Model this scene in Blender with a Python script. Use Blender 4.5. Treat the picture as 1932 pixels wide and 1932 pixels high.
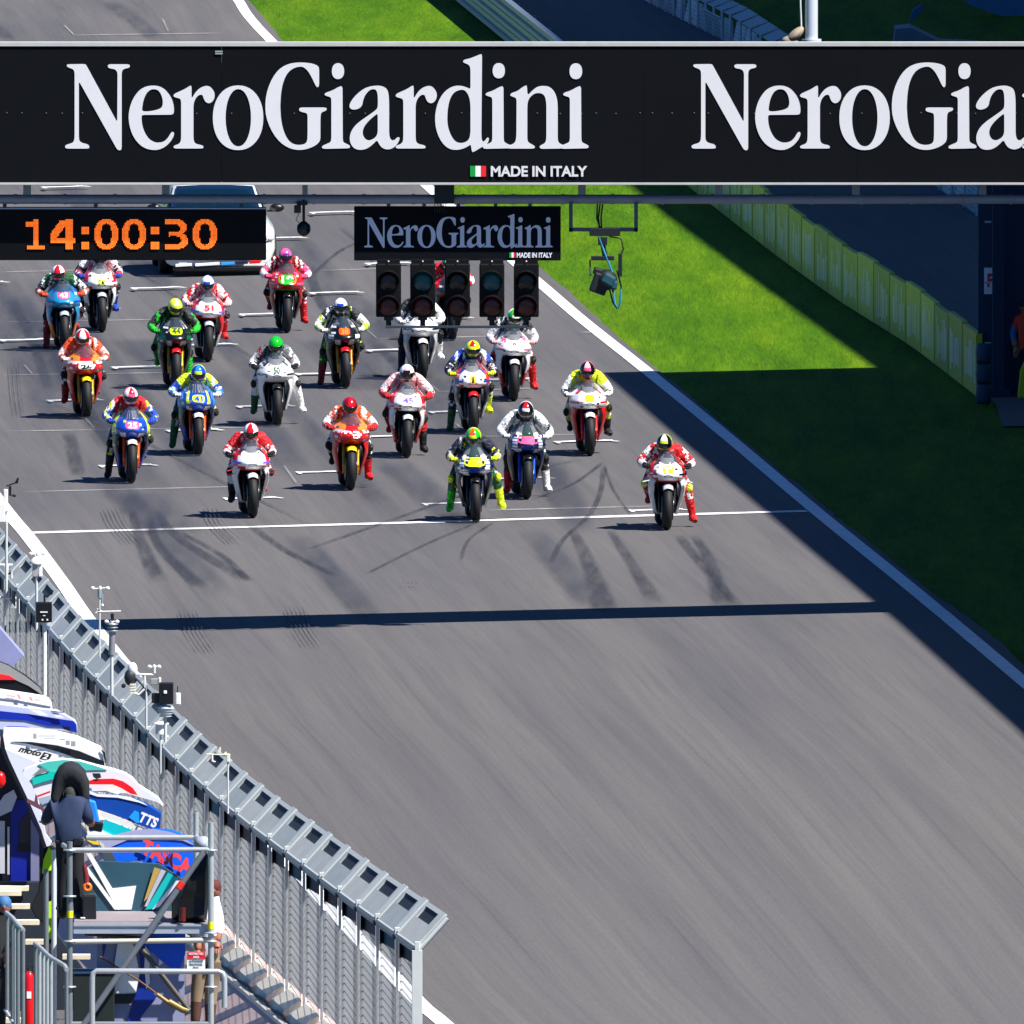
import bpy, bmesh, math, random
from mathutils import Vector, Matrix, noise
random.seed(7)
for o in list(bpy.data.objects): bpy.data.objects.remove(o, do_unlink=True)
SC = bpy.context.scene; COL = SC.collection
# ------------------------------------------------------------------ camera
FPX = 61400.0; HOR = -2300.0; CX = CY = 966.0; CD = 455.0; CH = 24.1
PITCH = math.atan((CY - HOR) / FPX)
cam_d = bpy.data.cameras.new('camera'); cam = bpy.data.objects.new('camera', cam_d); COL.objects.link(cam)
cam.location = (0, -CD, CH); cam.rotation_euler = (math.pi / 2 - PITCH, 0, 0)
cam_d.sensor_width = 36; cam_d.lens = 36 * FPX / 1932; cam_d.clip_start = 1; cam_d.clip_end = 4000
SC.camera = cam
# ------------------------------------------------------------------ light
ELEV = math.radians(54); AZ = math.radians(35)
SUN = Vector((math.cos(ELEV) * math.cos(AZ), -math.cos(ELEV) * math.sin(AZ), math.sin(ELEV)))
wd = bpy.data.worlds.new("World"); SC.world = wd; wd.use_nodes = True
nt = wd.node_tree; nt.nodes.clear()
sky = nt.nodes.new('ShaderNodeTexSky'); sky.sky_type = 'NISHITA'; sky.sun_disc = False
sky.sun_elevation = ELEV; sky.sun_rotation = math.atan2(SUN.x, SUN.y); sky.air_density = 1.0; sky.dust_density = 0.4; sky.ozone_density = 3.0
bg = nt.nodes.new('ShaderNodeBackground'); bg.inputs[1].default_value = 0.05
wo = nt.nodes.new('ShaderNodeOutputWorld'); wb = nt.nodes.new('ShaderNodeMix'); wb.data_type = 'RGBA'; wb.blend_type = 'MULTIPLY'; wb.inputs[0].default_value = 1; wb.inputs[7].default_value = (.27, .55, .98, 1)
nt.links.new(sky.outputs[0], wb.inputs[6]); nt.links.new(wb.outputs[2], bg.inputs[0]); nt.links.new(bg.outputs[0], wo.inputs[0])
sd = bpy.data.lights.new('sun', 'SUN'); sd.energy = 5.0; sd.angle = math.radians(0.5); sd.color = (1, .965, .91)
so = bpy.data.objects.new('sun', sd); COL.objects.link(so); so.rotation_euler = SUN.to_track_quat('Z', 'Y').to_euler(); so.location = SUN * 60
SC.view_settings.view_transform = 'Standard'; SC.view_settings.look = 'None'; SC.view_settings.gamma = 1
SC.view_settings.exposure = 0.88
SC.view_settings.use_curve_mapping = False
SC.render.engine = 'CYCLES'
# ------------------------------------------------------------------ helpers
def ray(px, py):
    c, s = math.cos(PITCH), math.sin(PITCH); u = (px - CX) / FPX; v = (CY - py) / FPX
    return Vector((u, c + v * s, -s + v * c))
def gz(x, y):
    z = .0236 * max(-40, min(40, x))
    if y < -28: z -= .00136 * (y + 28) ** 2 if y > -110 else .00136 * 82 ** 2 + (-110 - y) * .22
    return z
def W(px, py, Y):
    d = ray(px, py); t = (Y + CD) / d.y
    return Vector((d.x * t, Y, CH + d.z * t))
def G(px, py, h=0.0):
    d = ray(px, py); lo, hi = 250.0, 1500.0
    for _ in range(60):
        m = (lo + hi) / 2; p = d * m
        if CH + p.z > gz(p.x, p.y - CD) + h: lo = m
        else: hi = m
    p = d * lo
    return Vector((p.x, p.y - CD, CH + p.z))
def PXM(Y): return FPX / (Y + CD)          # pixels (of 1932) per metre at depth Y
def hx(h):
    h = h.lstrip('#'); c = [int(h[i:i + 2], 16) / 255 for i in (0, 2, 4)]
    return tuple(x / 12.92 if x <= .04045 else ((x + .055) / 1.055) ** 2.4 for x in c)
MC = {}
def M(col, rough=.5, metal=0.0, var=.1, scale=6.0, coat=0.0, emit=0.0, name=None):
    key = (col, rough, metal, var, scale, coat, emit)
    if key in MC: return MC[key]
    rgb = hx(col) if isinstance(col, str) else col
    m = bpy.data.materials.new(name or 'paint'); m.use_nodes = True; n = m.node_tree.nodes; l = m.node_tree.links
    b = n['Principled BSDF']; b.inputs['Roughness'].default_value = rough; b.inputs['Metallic'].default_value = metal
    if coat: b.inputs['Coat Weight'].default_value = coat; b.inputs['Coat Roughness'].default_value = .08
    if var > 0:
        tc = n.new('ShaderNodeTexCoord'); t = n.new('ShaderNodeTexNoise'); t.inputs['Scale'].default_value = scale; t.inputs['Detail'].default_value = 5
        l.new(tc.outputs['Object'], t.inputs['Vector'])
        mx = n.new('ShaderNodeMix'); mx.data_type = 'RGBA'
        mx.inputs[6].default_value = (*[c * (1 - var) for c in rgb], 1); mx.inputs[7].default_value = (*[min(.95, c * (1 + var)) for c in rgb], 1)
        l.new(t.outputs['Fac'], mx.inputs[0]); l.new(mx.outputs[2], b.inputs['Base Color'])
    else: b.inputs['Base Color'].default_value = (*rgb, 1)
    if emit: b.inputs['Emission Color'].default_value = (*rgb, 1); b.inputs['Emission Strength'].default_value = emit
    MC[key] = m; return m
def tag(o, label=None, cat=None, group=None, kind=None):
    if label: o['label'] = label
    if cat: o['category'] = cat
    if group: o['group'] = group
    if kind: o['kind'] = kind
    return o
def thing(name, label, cat, loc=(0, 0, 0), rz=0, group=None):
    o = bpy.data.objects.new(name, None); COL.objects.link(o); o.location = loc; o.rotation_euler = (0, 0, rz); o.empty_display_size = .2
    return tag(o, label, cat, group)
class MB:
    """collects geometry of ONE mesh"""
    def __init__(s): s.v = []; s.f = []; s.m = []; s.mats = []; s.sm = []; s.uv = {}
    def mi(s, m):
        if m is None: return -1
        if m not in s.mats: s.mats.append(m)
        return s.mats.index(m)
    def add(s, vs, fs, m=None, smooth=False):
        k = len(s.v); i = s.mi(m); s.v += [tuple(p) for p in vs]
        for f in fs: s.f.append([k + j for j in f]); s.m.append(i); s.sm.append(smooth)
        return k
    def box(s, c, d, m=None, rot=None):
        vs = [Vector((x * d[0] / 2, y * d[1] / 2, z * d[2] / 2)) for x in (-1, 1) for y in (-1, 1) for z in (-1, 1)]
        if rot is not None: vs = [rot @ v for v in vs]
        vs = [v + Vector(c) for v in vs]
        s.add(vs, [(0, 1, 3, 2), (4, 6, 7, 5), (0, 4, 5, 1), (2, 3, 7, 6), (0, 2, 6, 4), (1, 5, 7, 3)], m)
    def hexa(s, b, t, m=None):
        s.add(list(b) + list(t), [(3, 2, 1, 0), (4, 5, 6, 7), (0, 1, 5, 4), (1, 2, 6, 5), (2, 3, 7, 6), (3, 0, 4, 7)], m)
    def tube(s, pts, r, m=None, n=8, cap=True):
        pts = [Vector(p) for p in pts]; rs = r if isinstance(r, (list, tuple)) else [r] * len(pts); vs = []
        up = None
        for i, p in enumerate(pts):
            a = pts[max(0, i - 1)]; b = pts[min(len(pts) - 1, i + 1)]; d = (b - a)
            d = d.normalized() if d.length > 1e-9 else Vector((0, 0, 1))
            if up is None: up = Vector((0, 0, 1)) if abs(d.z) < .9 else Vector((0, 1, 0))
            x = d.cross(up).normalized(); up = x.cross(d).normalized()
            for k in range(n):
                an = 2 * math.pi * k / n; vs.append(p + (x * math.cos(an) + up * math.sin(an)) * rs[i])
        fs = [(i * n + k, i * n + (k + 1) % n, (i + 1) * n + (k + 1) % n, (i + 1) * n + k) for i in range(len(pts) - 1) for k in range(n)]
        k0 = s.add(vs, fs, m, True)
        if cap: s.add(vs[:n], [tuple(range(n))], m); s.add(vs[-n:], [tuple(range(n))[::-1]], m)
    def lathe(s, prof, m=None, c=(0, 0, 0), axis='Z', n=24, smooth=True, close=False, sx=1, sy=1):
        vs = []; c = Vector(c)
        for r, h in prof:
            for k in range(n):
                a = 2 * math.pi * k / n; x, y = r * math.cos(a) * sx, r * math.sin(a) * sy
                vs.append(c + (Vector((x, y, h)) if axis == 'Z' else Vector((h, x, y)) if axis == 'X' else Vector((x, h, y))))
        L = len(prof); fs = []
        for i in range(L if close else L - 1):
            j = (i + 1) % L
            for k in range(n): fs.append((i * n + k, i * n + (k + 1) % n, j * n + (k + 1) % n, j * n + k))
        s.add(vs, fs, m, smooth)
    def ell(s, c, r, m=None, n=14, rot=None):
        vs = []; fs = []; c = Vector(c)
        for i in range(n + 1):
            ph = math.pi * i / n
            for k in range(n * 2):
                a = math.pi * k / n; p = Vector((r[0] * math.sin(ph) * math.cos(a), r[1] * math.sin(ph) * math.sin(a), r[2] * math.cos(ph)))
                if rot is not None: p = rot @ p
                vs.append(c + p)
        for i in range(n):
            for k in range(2 * n): fs.append((i * 2 * n + k, (i + 1) * 2 * n + k, (i + 1) * 2 * n + (k + 1) % (2 * n), i * 2 * n + (k + 1) % (2 * n)))
        s.add(vs, fs, m, True)
    def grid(s, fn, nu, nv, m=None, smooth=True, mf=None):
        vs = [fn(i / nu, j / nv) for j in range(nv + 1) for i in range(nu + 1)]; k = len(s.v); s.v += [tuple(p) for p in vs]
        for j in range(nv):
            for i in range(nu):
                a = j * (nu + 1) + i; s.f.append([k + a, k + a + 1, k + a + nu + 2, k + a + nu + 1])
                s.m.append(s.mi(mf((i + .5) / nu, (j + .5) / nv) if mf else m)); s.sm.append(smooth)
    def slab(s, pts, depth, m=None):
        """closed plate: polygon pts (3-D), pushed back by depth along +Y"""
        n = len(pts); d = Vector((0, depth, 0)); vs = [Vector(p) for p in pts] + [Vector(p) + d for p in pts]
        s.add(vs, [tuple(range(n)), tuple(range(2 * n - 1, n - 1, -1))] + [(i, i + n, (i + 1) % n + n, (i + 1) % n) for i in range(n)], m)
    def build(s, name, m=None, parent=None, loc=None, bevel=0, weld=False, fixn=True):
        me = bpy.data.meshes.new(name); me.from_pydata(s.v, [], s.f)
        ms = list(s.mats)
        if not ms: ms = [m] if m else []; s.m = [0] * len(s.m)
        elif -1 in s.m: ms.append(m); s.m = [len(ms) - 1 if k < 0 else k for k in s.m]
        for x in ms: me.materials.append(x if x else m)
        if len(ms) > 1: me.polygons.foreach_set('material_index', s.m)
        me.polygons.foreach_set('use_smooth', s.sm)
        if fixn:
            bm = bmesh.new(); bm.from_mesh(me)
            if weld: bmesh.ops.remove_doubles(bm, verts=bm.verts, dist=1e-5)
            bmesh.ops.recalc_face_normals(bm, faces=bm.faces)
            big = [f for f in bm.faces if len(f.verts) > 4]
            if big: bmesh.ops.triangulate(bm, faces=big)
            bm.to_mesh(me); bm.free()
        me.update()
        o = bpy.data.objects.new(name, me); COL.objects.link(o)
        if parent: o.parent = parent
        if loc is not None: o.location = loc
        if bevel:
            b = o.modifiers.new('bevel', 'BEVEL'); b.width = bevel; b.segments = 2; b.limit_method = 'ANGLE'; b.angle_limit = math.radians(40)
        return o
def ev_mesh(o):
    dg = bpy.context.evaluated_depsgraph_get(); dg.update()
    me = bpy.data.meshes.new_from_object(o.evaluated_get(dg), depsgraph=dg)
    return me
def poly_mesh(loops, extr=.004):
    """2-D loops (holes allowed) -> thin mesh in XY, extruded along Z"""
    cu = bpy.data.curves.new('outline', 'CURVE'); cu.dimensions = '2D'; cu.fill_mode = 'BOTH'; cu.extrude = extr
    for lp in loops:
        sp = cu.splines.new('POLY'); sp.points.add(len(lp) - 1)
        for i, p in enumerate(lp): sp.points[i].co = (p[0], p[1], 0, 1)
        sp.use_cyclic_u = True
    o = bpy.data.objects.new('outline', cu); COL.objects.link(o); me = ev_mesh(o)
    bpy.data.objects.remove(o, do_unlink=True); return me
def text_mesh(s, size=1.0, off=0.0, extr=.003, space=1.0):
    cu = bpy.data.curves.new('text', 'FONT'); cu.body = s; cu.size = size; cu.offset = off; cu.extrude = extr; cu.align_x = 'CENTER'; cu.align_y = 'CENTER'; cu.space_character = space
    o = bpy.data.objects.new('text', cu); COL.objects.link(o); me = ev_mesh(o)
    bpy.data.objects.remove(o, do_unlink=True)
    xs = [v.co.x for v in me.vertices]; ys = [v.co.y for v in me.vertices]
    cx = (min(xs) + max(xs)) / 2; cy = (min(ys) + max(ys)) / 2
    for v in me.vertices: v.co.x -= cx; v.co.y -= cy
    me['w'] = max(xs) - min(xs); me['h'] = max(ys) - min(ys)
    return me
def place_mesh(me, name, m, parent=None, fn=None):
    if fn:
        for v in me.vertices: v.co = fn(v.co)
    me.name = name; me.materials.clear(); me.materials.append(m)
    o = bpy.data.objects.new(name, me); COL.objects.link(o)
    if parent: o.parent = parent
    return o
def text_on(s, name, m, parent, p0, w, h, off=.02, ang=0.0, shear=0.0):
    """upright text facing the camera, centred at p0, fitted to w x h metres"""
    me = text_mesh(s, 1.0, off); sx = w / me['w']; sy = h / me['h']; ca, sa = math.cos(ang), math.sin(ang)
    def f(c):
        x = c.x * sx + c.y * sy * shear; z = c.y * sy
        return Vector((p0[0] + x * ca - z * sa, p0[1] - c.z, p0[2] + x * sa + z * ca))
    return place_mesh(me, name, m, parent, f)
def skin(name, J, bones, root, mats_fn, parent=None, sub=1, k=1.12):
    names = list(J); me = bpy.data.meshes.new(name); me.from_pydata([J[n][0] for n in names], [(names.index(a), names.index(b)) for a, b in bones], [])
    o = bpy.data.objects.new(name, me); COL.objects.link(o)
    o.modifiers.new('skin', 'SKIN').use_smooth_shade = True
    sl = me.skin_vertices[0].data
    for i, n in enumerate(names):
        r = J[n][1]; r = (r, r) if not isinstance(r, tuple) else r
        sl[i].radius = (r[0] * k, r[1] * k); sl[i].use_root = (n == root)
    ss = o.modifiers.new('sub', 'SUBSURF'); ss.levels = sub; ss.render_levels = sub
    m2 = ev_mesh(o); m2.name = name
    bpy.data.objects.remove(o, do_unlink=True)
    mats = []; B = [(a, b, Vector(J[a][0]), Vector(J[b][0])) for a, b in bones]
    for p in m2.polygons:
        c = p.center; best = None
        for a, b, pa, pb in B:
            d = pb - pa; t = max(0, min(1, (c - pa).dot(d) / max(1e-9, d.length_squared))); q = (c - pa - d * t).length
            ra = J[a][1]; ra = ra[0] if isinstance(ra, tuple) else ra
            q -= ra * .8
            if best is None or q < best[0]: best = (q, a, b, t)
        m = mats_fn(best[1], best[2], best[3], c)
        if m not in mats: mats.append(m)
        p.material_index = mats.index(m); p.use_smooth = True
    idx = [p.material_index for p in m2.polygons]; m2.materials.clear()
    for m in mats: m2.materials.append(m)
    m2.polygons.foreach_set('material_index', idx)
    ob = bpy.data.objects.new(name, m2); COL.objects.link(ob)
    if parent: ob.parent = parent
    return ob
def lerp(a, b, t): return a + (b - a) * t
def interp(tab, x, k=0, v=1):
    if x <= tab[0][k]: a, b = tab[0], tab[1]
    elif x >= tab[-1][k]: a, b = tab[-2], tab[-1]
    else:
        for a, b in zip(tab, tab[1:]):
            if a[k] <= x <= b[k]: break
    return a[v] + (b[v] - a[v]) * (x - a[k]) / (b[k] - a[k])
# ------------------------------------------------------------------ ground, track, markings
def shader(name):
    m = bpy.data.materials.new(name); m.use_nodes = True; n = m.node_tree.nodes; l = m.node_tree.links
    return m, n, l, n['Principled BSDF']
def track_coords(n, l, sx, sy):
    uv = n.new('ShaderNodeUVMap'); mp = n.new('ShaderNodeMapping'); mp.inputs['Scale'].default_value = (sx, sy, 1); l.new(uv.outputs[0], mp.inputs[0]); return mp.outputs[0]
def noise_n(n, l, vec, sc, det=4, rough=.55):
    t = n.new('ShaderNodeTexNoise'); t.inputs['Scale'].default_value = sc; t.inputs['Detail'].default_value = det; t.inputs['Roughness'].default_value = rough
    l.new(vec, t.inputs['Vector']); return t.outputs['Fac']
def ramp(n, l, fac, stops):
    r = n.new('ShaderNodeValToRGB'); e = r.color_ramp.elements
    e[0].position, e[0].color = stops[0][0], (*stops[0][1], 1); e[1].position, e[1].color = stops[-1][0], (*stops[-1][1], 1)
    for p, c in stops[1:-1]: q = e.new(p); q.color = (*c, 1)
    l.new(fac, r.inputs[0]); return r.outputs[0]
def mixc(n, l, a, b, f, mode='MIX'):
    x = n.new('ShaderNodeMix'); x.data_type = 'RGBA'; x.blend_type = mode
    for s, i in ((f, 0), (a, 6), (b, 7)):
        if isinstance(s, (int, float)): x.inputs[i].default_value = s
        elif isinstance(s, tuple): x.inputs[i].default_value = (*s, 1)
        else: l.new(s, x.inputs[i])
    return x.outputs[2]
# asphalt: fine grain + long streaks along the track + patches of rubber
asph, n, l, b = shader('asphalt')
def rn(sx, sy, sc, det, ro, stops): return ramp(n, l, noise_n(n, l, track_coords(n, l, sx, sy), sc, det, ro), stops)
c = rn(1, .02, 1.3, 5, .6, [(.3, (.084, .081, .084)), (.5, (.100, .0955, .097)), (.7, (.113, .107, .107))])
for a_ in ((1, .010, 5.5, 6, .7, [(.34, (.86, .865, .88)), (.46, (.98, .98, .985)), (.64, (1.04, 1.035, 1.03))]), (1, .006, 19, 4, .7, [(.33, (.90, .90, .91)), (.5, (1.0, 1.0, 1.0)), (.68, (1.05, 1.05, 1.045))]), (.25, .018, 1.7, 4, .6, [(.3, (.84, .85, .9)), (.6, (1.05, 1.04, 1.02))]), (1, .16, 30, 3, .8, [(.3, (.90, .90, .90)), (.7, (1.09, 1.09, 1.09))])):
    c = mixc(n, l, c, rn(*a_), 1.0, 'MULTIPLY')
l.new(c, b.inputs['Base Color']); b.inputs['Roughness'].default_value = .82; b.inputs['Specular IOR Level'].default_value = .3
grass, n, l, b = shader('grass')
tc = n.new('ShaderNodeTexCoord'); mp = n.new('ShaderNodeMapping'); mp.inputs['Scale'].default_value = (1, .075, 1); l.new(tc.outputs['Object'], mp.inputs[0])
g1 = ramp(n, l, noise_n(n, l, mp.outputs[0], 2.2, 8, .7), [(.28, (.040, .105, .0012)), (.5, (.060, .150, .0018)), (.72, (.092, .192, .004))])
g2 = ramp(n, l, noise_n(n, l, mp.outputs[0], 11, 6, .8), [(.3, (.72, .76, .6)), (.7, (1.35, 1.25, 1.5))])
wv = n.new('ShaderNodeTexWave'); wv.inputs['Scale'].default_value = .16; wv.inputs['Distortion'].default_value = 1.2; wv.bands_direction = 'Y'
l.new(tc.outputs['Object'], wv.inputs[0])
g4 = ramp(n, l, noise_n(n, l, mp.outputs[0], .9, 5, .65), [(.36, (.72, .82, .7)), (.5, (1.0, 1.0, 1.0)), (.66, (1.42, 1.16, 1.3))])
gc = mixc(n, l, mixc(n, l, g1, g2, 1.0, 'MULTIPLY'), g4, 1.0, 'MULTIPLY'); l.new(gc, b.inputs['Base Color'])
b.inputs['Roughness'].default_value = .9; b.inputs['Specular IOR Level'].default_value = .08
bp = n.new('ShaderNodeBump'); bp.inputs['Strength'].default_value = .9; bp.inputs['Distance'].default_value = .08
l.new(noise_n(n, l, mp.outputs[0], 14, 5, .7), bp.inputs['Height']); l.new(bp.outputs[0], b.inputs['Normal'])
line_m, n, l, b = shader('line_paint')
tc = n.new('ShaderNodeTexCoord')
l.new(ramp(n, l, noise_n(n, l, tc.outputs['Object'], 3, 6, .7), [(.25, (.55, .55, .55)), (.5, (.78, .78, .78)), (.7, (.83, .83, .83))]), b.inputs['Base Color'])
b.inputs['Roughness'].default_value = .6
def worn(name, col, amax, sc=7):
    m, n, l, b = shader(name); b.inputs['Base Color'].default_value = (*col, 1); b.inputs['Roughness'].default_value = .7
    uv = n.new('ShaderNodeUVMap'); sp = n.new('ShaderNodeSeparateXYZ'); l.new(uv.outputs[0], sp.inputs[0])
    def mth(op, a, c2=None, c3=None):
        q = n.new('ShaderNodeMath'); q.operation = op
        for i, s in enumerate((a, c2, c3)):
            if s is None: continue
            if isinstance(s, (int, float)): q.inputs[i].default_value = s
            else: l.new(s, q.inputs[i])
        return q.outputs[0]
    e = mth('SUBTRACT', 1.0, mth('ABSOLUTE', mth('SUBTRACT', mth('MULTIPLY', sp.outputs[0], 2.0), 1.0)))
    e = mth('MINIMUM', mth('MULTIPLY', e, 2.0), 1.0)
    en = mth('MINIMUM', mth('MULTIPLY', mth('SUBTRACT', 1.0, mth('ABSOLUTE', mth('SUBTRACT', mth('MULTIPLY', sp.outputs[1], 2.0), 1.0))), 4.0), 1.0)
    tc = n.new('ShaderNodeTexCoord'); mp = n.new('ShaderNodeMapping'); mp.inputs['Scale'].default_value = (1, .06, 1); l.new(tc.outputs['Object'], mp.inputs[0])
    nz = noise_n(n, l, mp.outputs[0], sc, 4, .6); nz = mth('MULTIPLY_ADD', nz, 1.7, -.25); nz = mth('MAXIMUM', nz, .15)
    a = mth('MULTIPLY', mth('MULTIPLY', mth('MULTIPLY', e, en), nz), amax); a = mth('MINIMUM', a, 1.0); l.new(a, b.inputs['Alpha'])
    return m
rub = worn('tyre_rubber', (.022, .025, .036), .62); rub2 = worn('faint_rubber', (.035, .042, .066), .46, 3); ghost = worn('ghost_line', (.5, .5, .5), .55, 3)
# base terrain
def rows():
    y = -200.0; out = []
    while y < 900:
        out.append(y); y += 1 if -115 <= y < 60 else 2 if y < 200 else 60
    return out
def strip(name, fl, fr, m, h, nx=1, ys=None, kind=None):
    mb = MB(); ys = ys or rows(); uvs = []
    for y in ys:
        a, b2 = fl(y), fr(y)
        for i in range(nx + 1):
            x = lerp(a, b2, i / nx); mb.v.append((x, y, gz(x, y) + h)); uvs.append(((x - xl(y)) / max(3, xr(y) - xl(y)) * 11.3, y))
    for j in range(len(ys) - 1):
        for i in range(nx):
            k = j * (nx + 1) + i; mb.f.append([k, k + 1, k + nx + 2, k + nx + 1]); mb.m.append(0); mb.sm.append(True)
    o = mb.build(name, m, fixn=False)
    ul = o.data.uv_layers.new(name='UVMap')
    for lp in o.data.loops: ul.data[lp.index].uv = uvs[lp.vertex_index]
    if kind: o['kind'] = kind
    return o
def xfun(pts):
    t = sorted([(p.y, p.x) for p in pts]); return lambda y: interp(t, y)
RL = [(449, 0), (512, 78), (803, 349), (1030, 545), (1105, 609), (1216, 697), (1378, 829), (1540, 965), (1735, 1123), (1932, 1288), (2100, 1430)]
LL = [(-300, 560), (-160, 740), (5, 955), (53, 1013), (115, 1096), (178, 1185), (330, 1372), (550, 1632), (772, 1873), (838, 1932), (1000, 2080)]
RLg = [G(*p) for p in RL]; LLg = [G(*p) for p in LL]
xr, xl = xfun(RLg), xfun(LLg)
GE = [(470, 0), (536, 78), (835, 349), (1070, 548), (1155, 625), (1245, 700), (1400, 829), (1568, 965), (1765, 1123), (1965, 1288), (2140, 1430)]
xg = xfun([G(*p) for p in GE])
XW = (-400, -60, -40, -10, 0, 10, 40, 60, 400)
mb = MB(); ys = rows() + [1500, 3000]
for y in ys:
    for x in XW: mb.v.append((x, y, gz(x, y) - .02))
for j in range(len(ys) - 1):
    for i in range(len(XW) - 1):
        k = j * len(XW) + i; mb.f.append([k, k + 1, k + len(XW) + 1, k + len(XW)]); mb.m.append(0); mb.sm.append(True)
mb.build('ground', grass, fixn=False)['kind'] = 'structure'
xgj = lambda y: xg(y) + (.05 if y > -10 else .015) * noise.noise((y * .9, 3, 0)) + .03 * noise.noise((y * 2.7, 9, 0)) + .03 * noise.noise((y * .2, 1, 0))
strip('race_track', lambda y: min(-16, xl(y) - 4), xgj, asph, 0, 4, kind='structure')
HB = [(1843, 748), (1724, 656), (1579, 565), (1459, 478), (1352, 394), (1290, 345), (1200, 280), (1045, 152), (950, 74), (860, 0)]
HBg = [G(*p) for p in HB]; xh = xfun(HBg)
yh0 = HBg[0].y
strip('service_road', lambda y: xh(y) + .25 if y > yh0 else xh(yh0) + .25 , lambda y: xh(y) + 4.6 if y > 130 else xh(y) + 30, asph, .004, 2, ys=[yh0 - 9 + i * 6 for i in range(60)], kind='structure')
def ribbon(name, pts, wid, m, h, parent=None, dens=.9, wf=None):
    """a painted ribbon along ground pixels pts; wid in metres, measured across X or along Y"""
    if len(pts) > 2:
        pp = []
        for i in range(len(pts) - 1):
            a, b2, c2, d2 = pts[max(0, i - 1)], pts[i], pts[i + 1], pts[min(len(pts) - 1, i + 2)]
            for j in range(6):
                t = j / 6; pp.append(tuple(.5 * (2 * b2[k] + (c2[k] - a[k]) * t + (2 * a[k] - 5 * b2[k] + 4 * c2[k] - d2[k]) * t * t + (3 * b2[k] - a[k] - 3 * c2[k] + d2[k]) * t ** 3) for k in (0, 1)))
        pts = pp + [pts[-1]]
    gp = [G(*p) for p in pts]; P = []
    for a, b2 in zip(gp, gp[1:]):
        k = max(1, int((b2 - a).length / dens))
        P += [a.lerp(b2, i / k) for i in range(k)]
    P.append(gp[-1]); mb = MB(); L = len(P); uvs = []
    for i, p in enumerate(P):
        d = (P[min(L - 1, i + 1)] - P[max(0, i - 1)]); nrm = Vector((d.y, -d.x, 0)).normalized()
        w = wid * (wf(i / (L - 1)) if wf else 1)
        for s in (-1, 1):
            q = p + nrm * (s * w / 2); mb.v.append((q.x, q.y, gz(q.x, q.y) + h)); uvs.append(((s + 1) / 2, i / (L - 1)))
    for i in range(L - 1): mb.f.append([2 * i, 2 * i + 1, 2 * i + 3, 2 * i + 2]); mb.m.append(0); mb.sm.append(True)
    o = mb.build(name, m, parent, fixn=False)
    ul = o.data.uv_layers.new(name='UVMap')
    for lp in o.data.loops: ul.data[lp.index].uv = uvs[lp.vertex_index]
    return o
def gmark(name, items, m, h):
    """several ground marks of one kind joined in one structure mesh"""
    obs = [ribbon(name, *it[:2], m, h + (.0006 * i if len(items) > 1 else 0), wf=it[2] if len(it) > 2 else None) for i, it in enumerate(items)]
    if len(obs) > 1:
        bm = bmesh.new()
        for o in obs: bm.from_mesh(o.data)
        me = obs[0].data; bm.to_mesh(me); bm.free()
        for o in obs[1:]: bpy.data.objects.remove(o, do_unlink=True)
    obs[0]['kind'] = 'structure'; return obs[0]
jit = lambda t: 1 + .12 * math.sin(t * 47) + .1 * math.sin(t * 131 + 1)
gmark('track_edge_line', [(RL, .21)], line_m, .009)
gmark('track_edge_line', [(LL, .21)], line_m, .009)
gmark('start_line', [([(62, 1006), (700, 989), (1100, 977), (1522, 965)], .46, jit)], line_m, .009)
SL = [(1189, 1288, 964), (800, 905, 952), (424, 522, 942), (935, 1035, 905), (561, 660, 893), (189, 286, 881), (1049, 1155, 836), (691, 790, 826), (316, 410, 815), (812, 905, 780), (449, 545, 770), (92, 185, 759), (905, 1000, 720), (560, 655, 709), (214, 305, 697), (694, 785, 665), (345, 437, 655), (2, 92, 646), (790, 882, 605), (454, 545, 598), (125, 215, 588), (587, 675, 558), (250, 339, 549), (-82, 6, 539), (692, 770, 503), (475, 569, 456), (587, 668, 407), (81, 160, 359)]
it = []
for a, b2, y in SL:
    s = (b2 - a) * .03; it.append(([(a, y), ((a + b2) / 2, y - s / 2 + random.uniform(-.6, .6)), (b2, y - s)], .30, jit))
    it.append(([(a - 1, y + .8), (a + 6, y + .6)], .62)); it.append(([(b2 - 6, y - s + .8), (b2 + 1, y - s + .5)], .62))
gmark('grid_slot_lines', it, line_m, .009)
gh = [([(45, 929), (500, 918)], .3), ([(913, 964), (1240, 956)], .35), ([(0, 815), (560, 806)], .3), ([(0, 709), (350, 704)], .3), ([(0, 609), (300, 604)], .3), ([(711, 641), (925, 636)], .35), ([(820, 741), (1020, 733)], .3), ([(880, 826), (1130, 820)], .3), ([(600, 512), (760, 507)], .3), ([(0, 515), (150, 511)], .3), ([(1098, 629), (1122, 628)], .5),
      ([(690, 622), (712, 641)], .04), ([(800, 718), (830, 741)], .04), ([(985, 708), (1012, 733)], .04), ([(860, 800), (884, 826)], .04), ([(130, 68), (420, 64)], .4), ([(120, 48), (140, 68)], .04), ([(306, 36), (318, 62)], .04), ([(150, 585), (163, 604)], .04), ([(300, 600), (330, 640)], .04), ([(45, 690), (62, 709)], .04), ([(160, 790), (180, 812)], .04), ([(930, 905), (962, 935)], .04), ([(535, 880), (560, 915)], .04)]
gmark('ghost_grid_lines', gh, ghost, .011)
fan = lambda t: .5 + t
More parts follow.
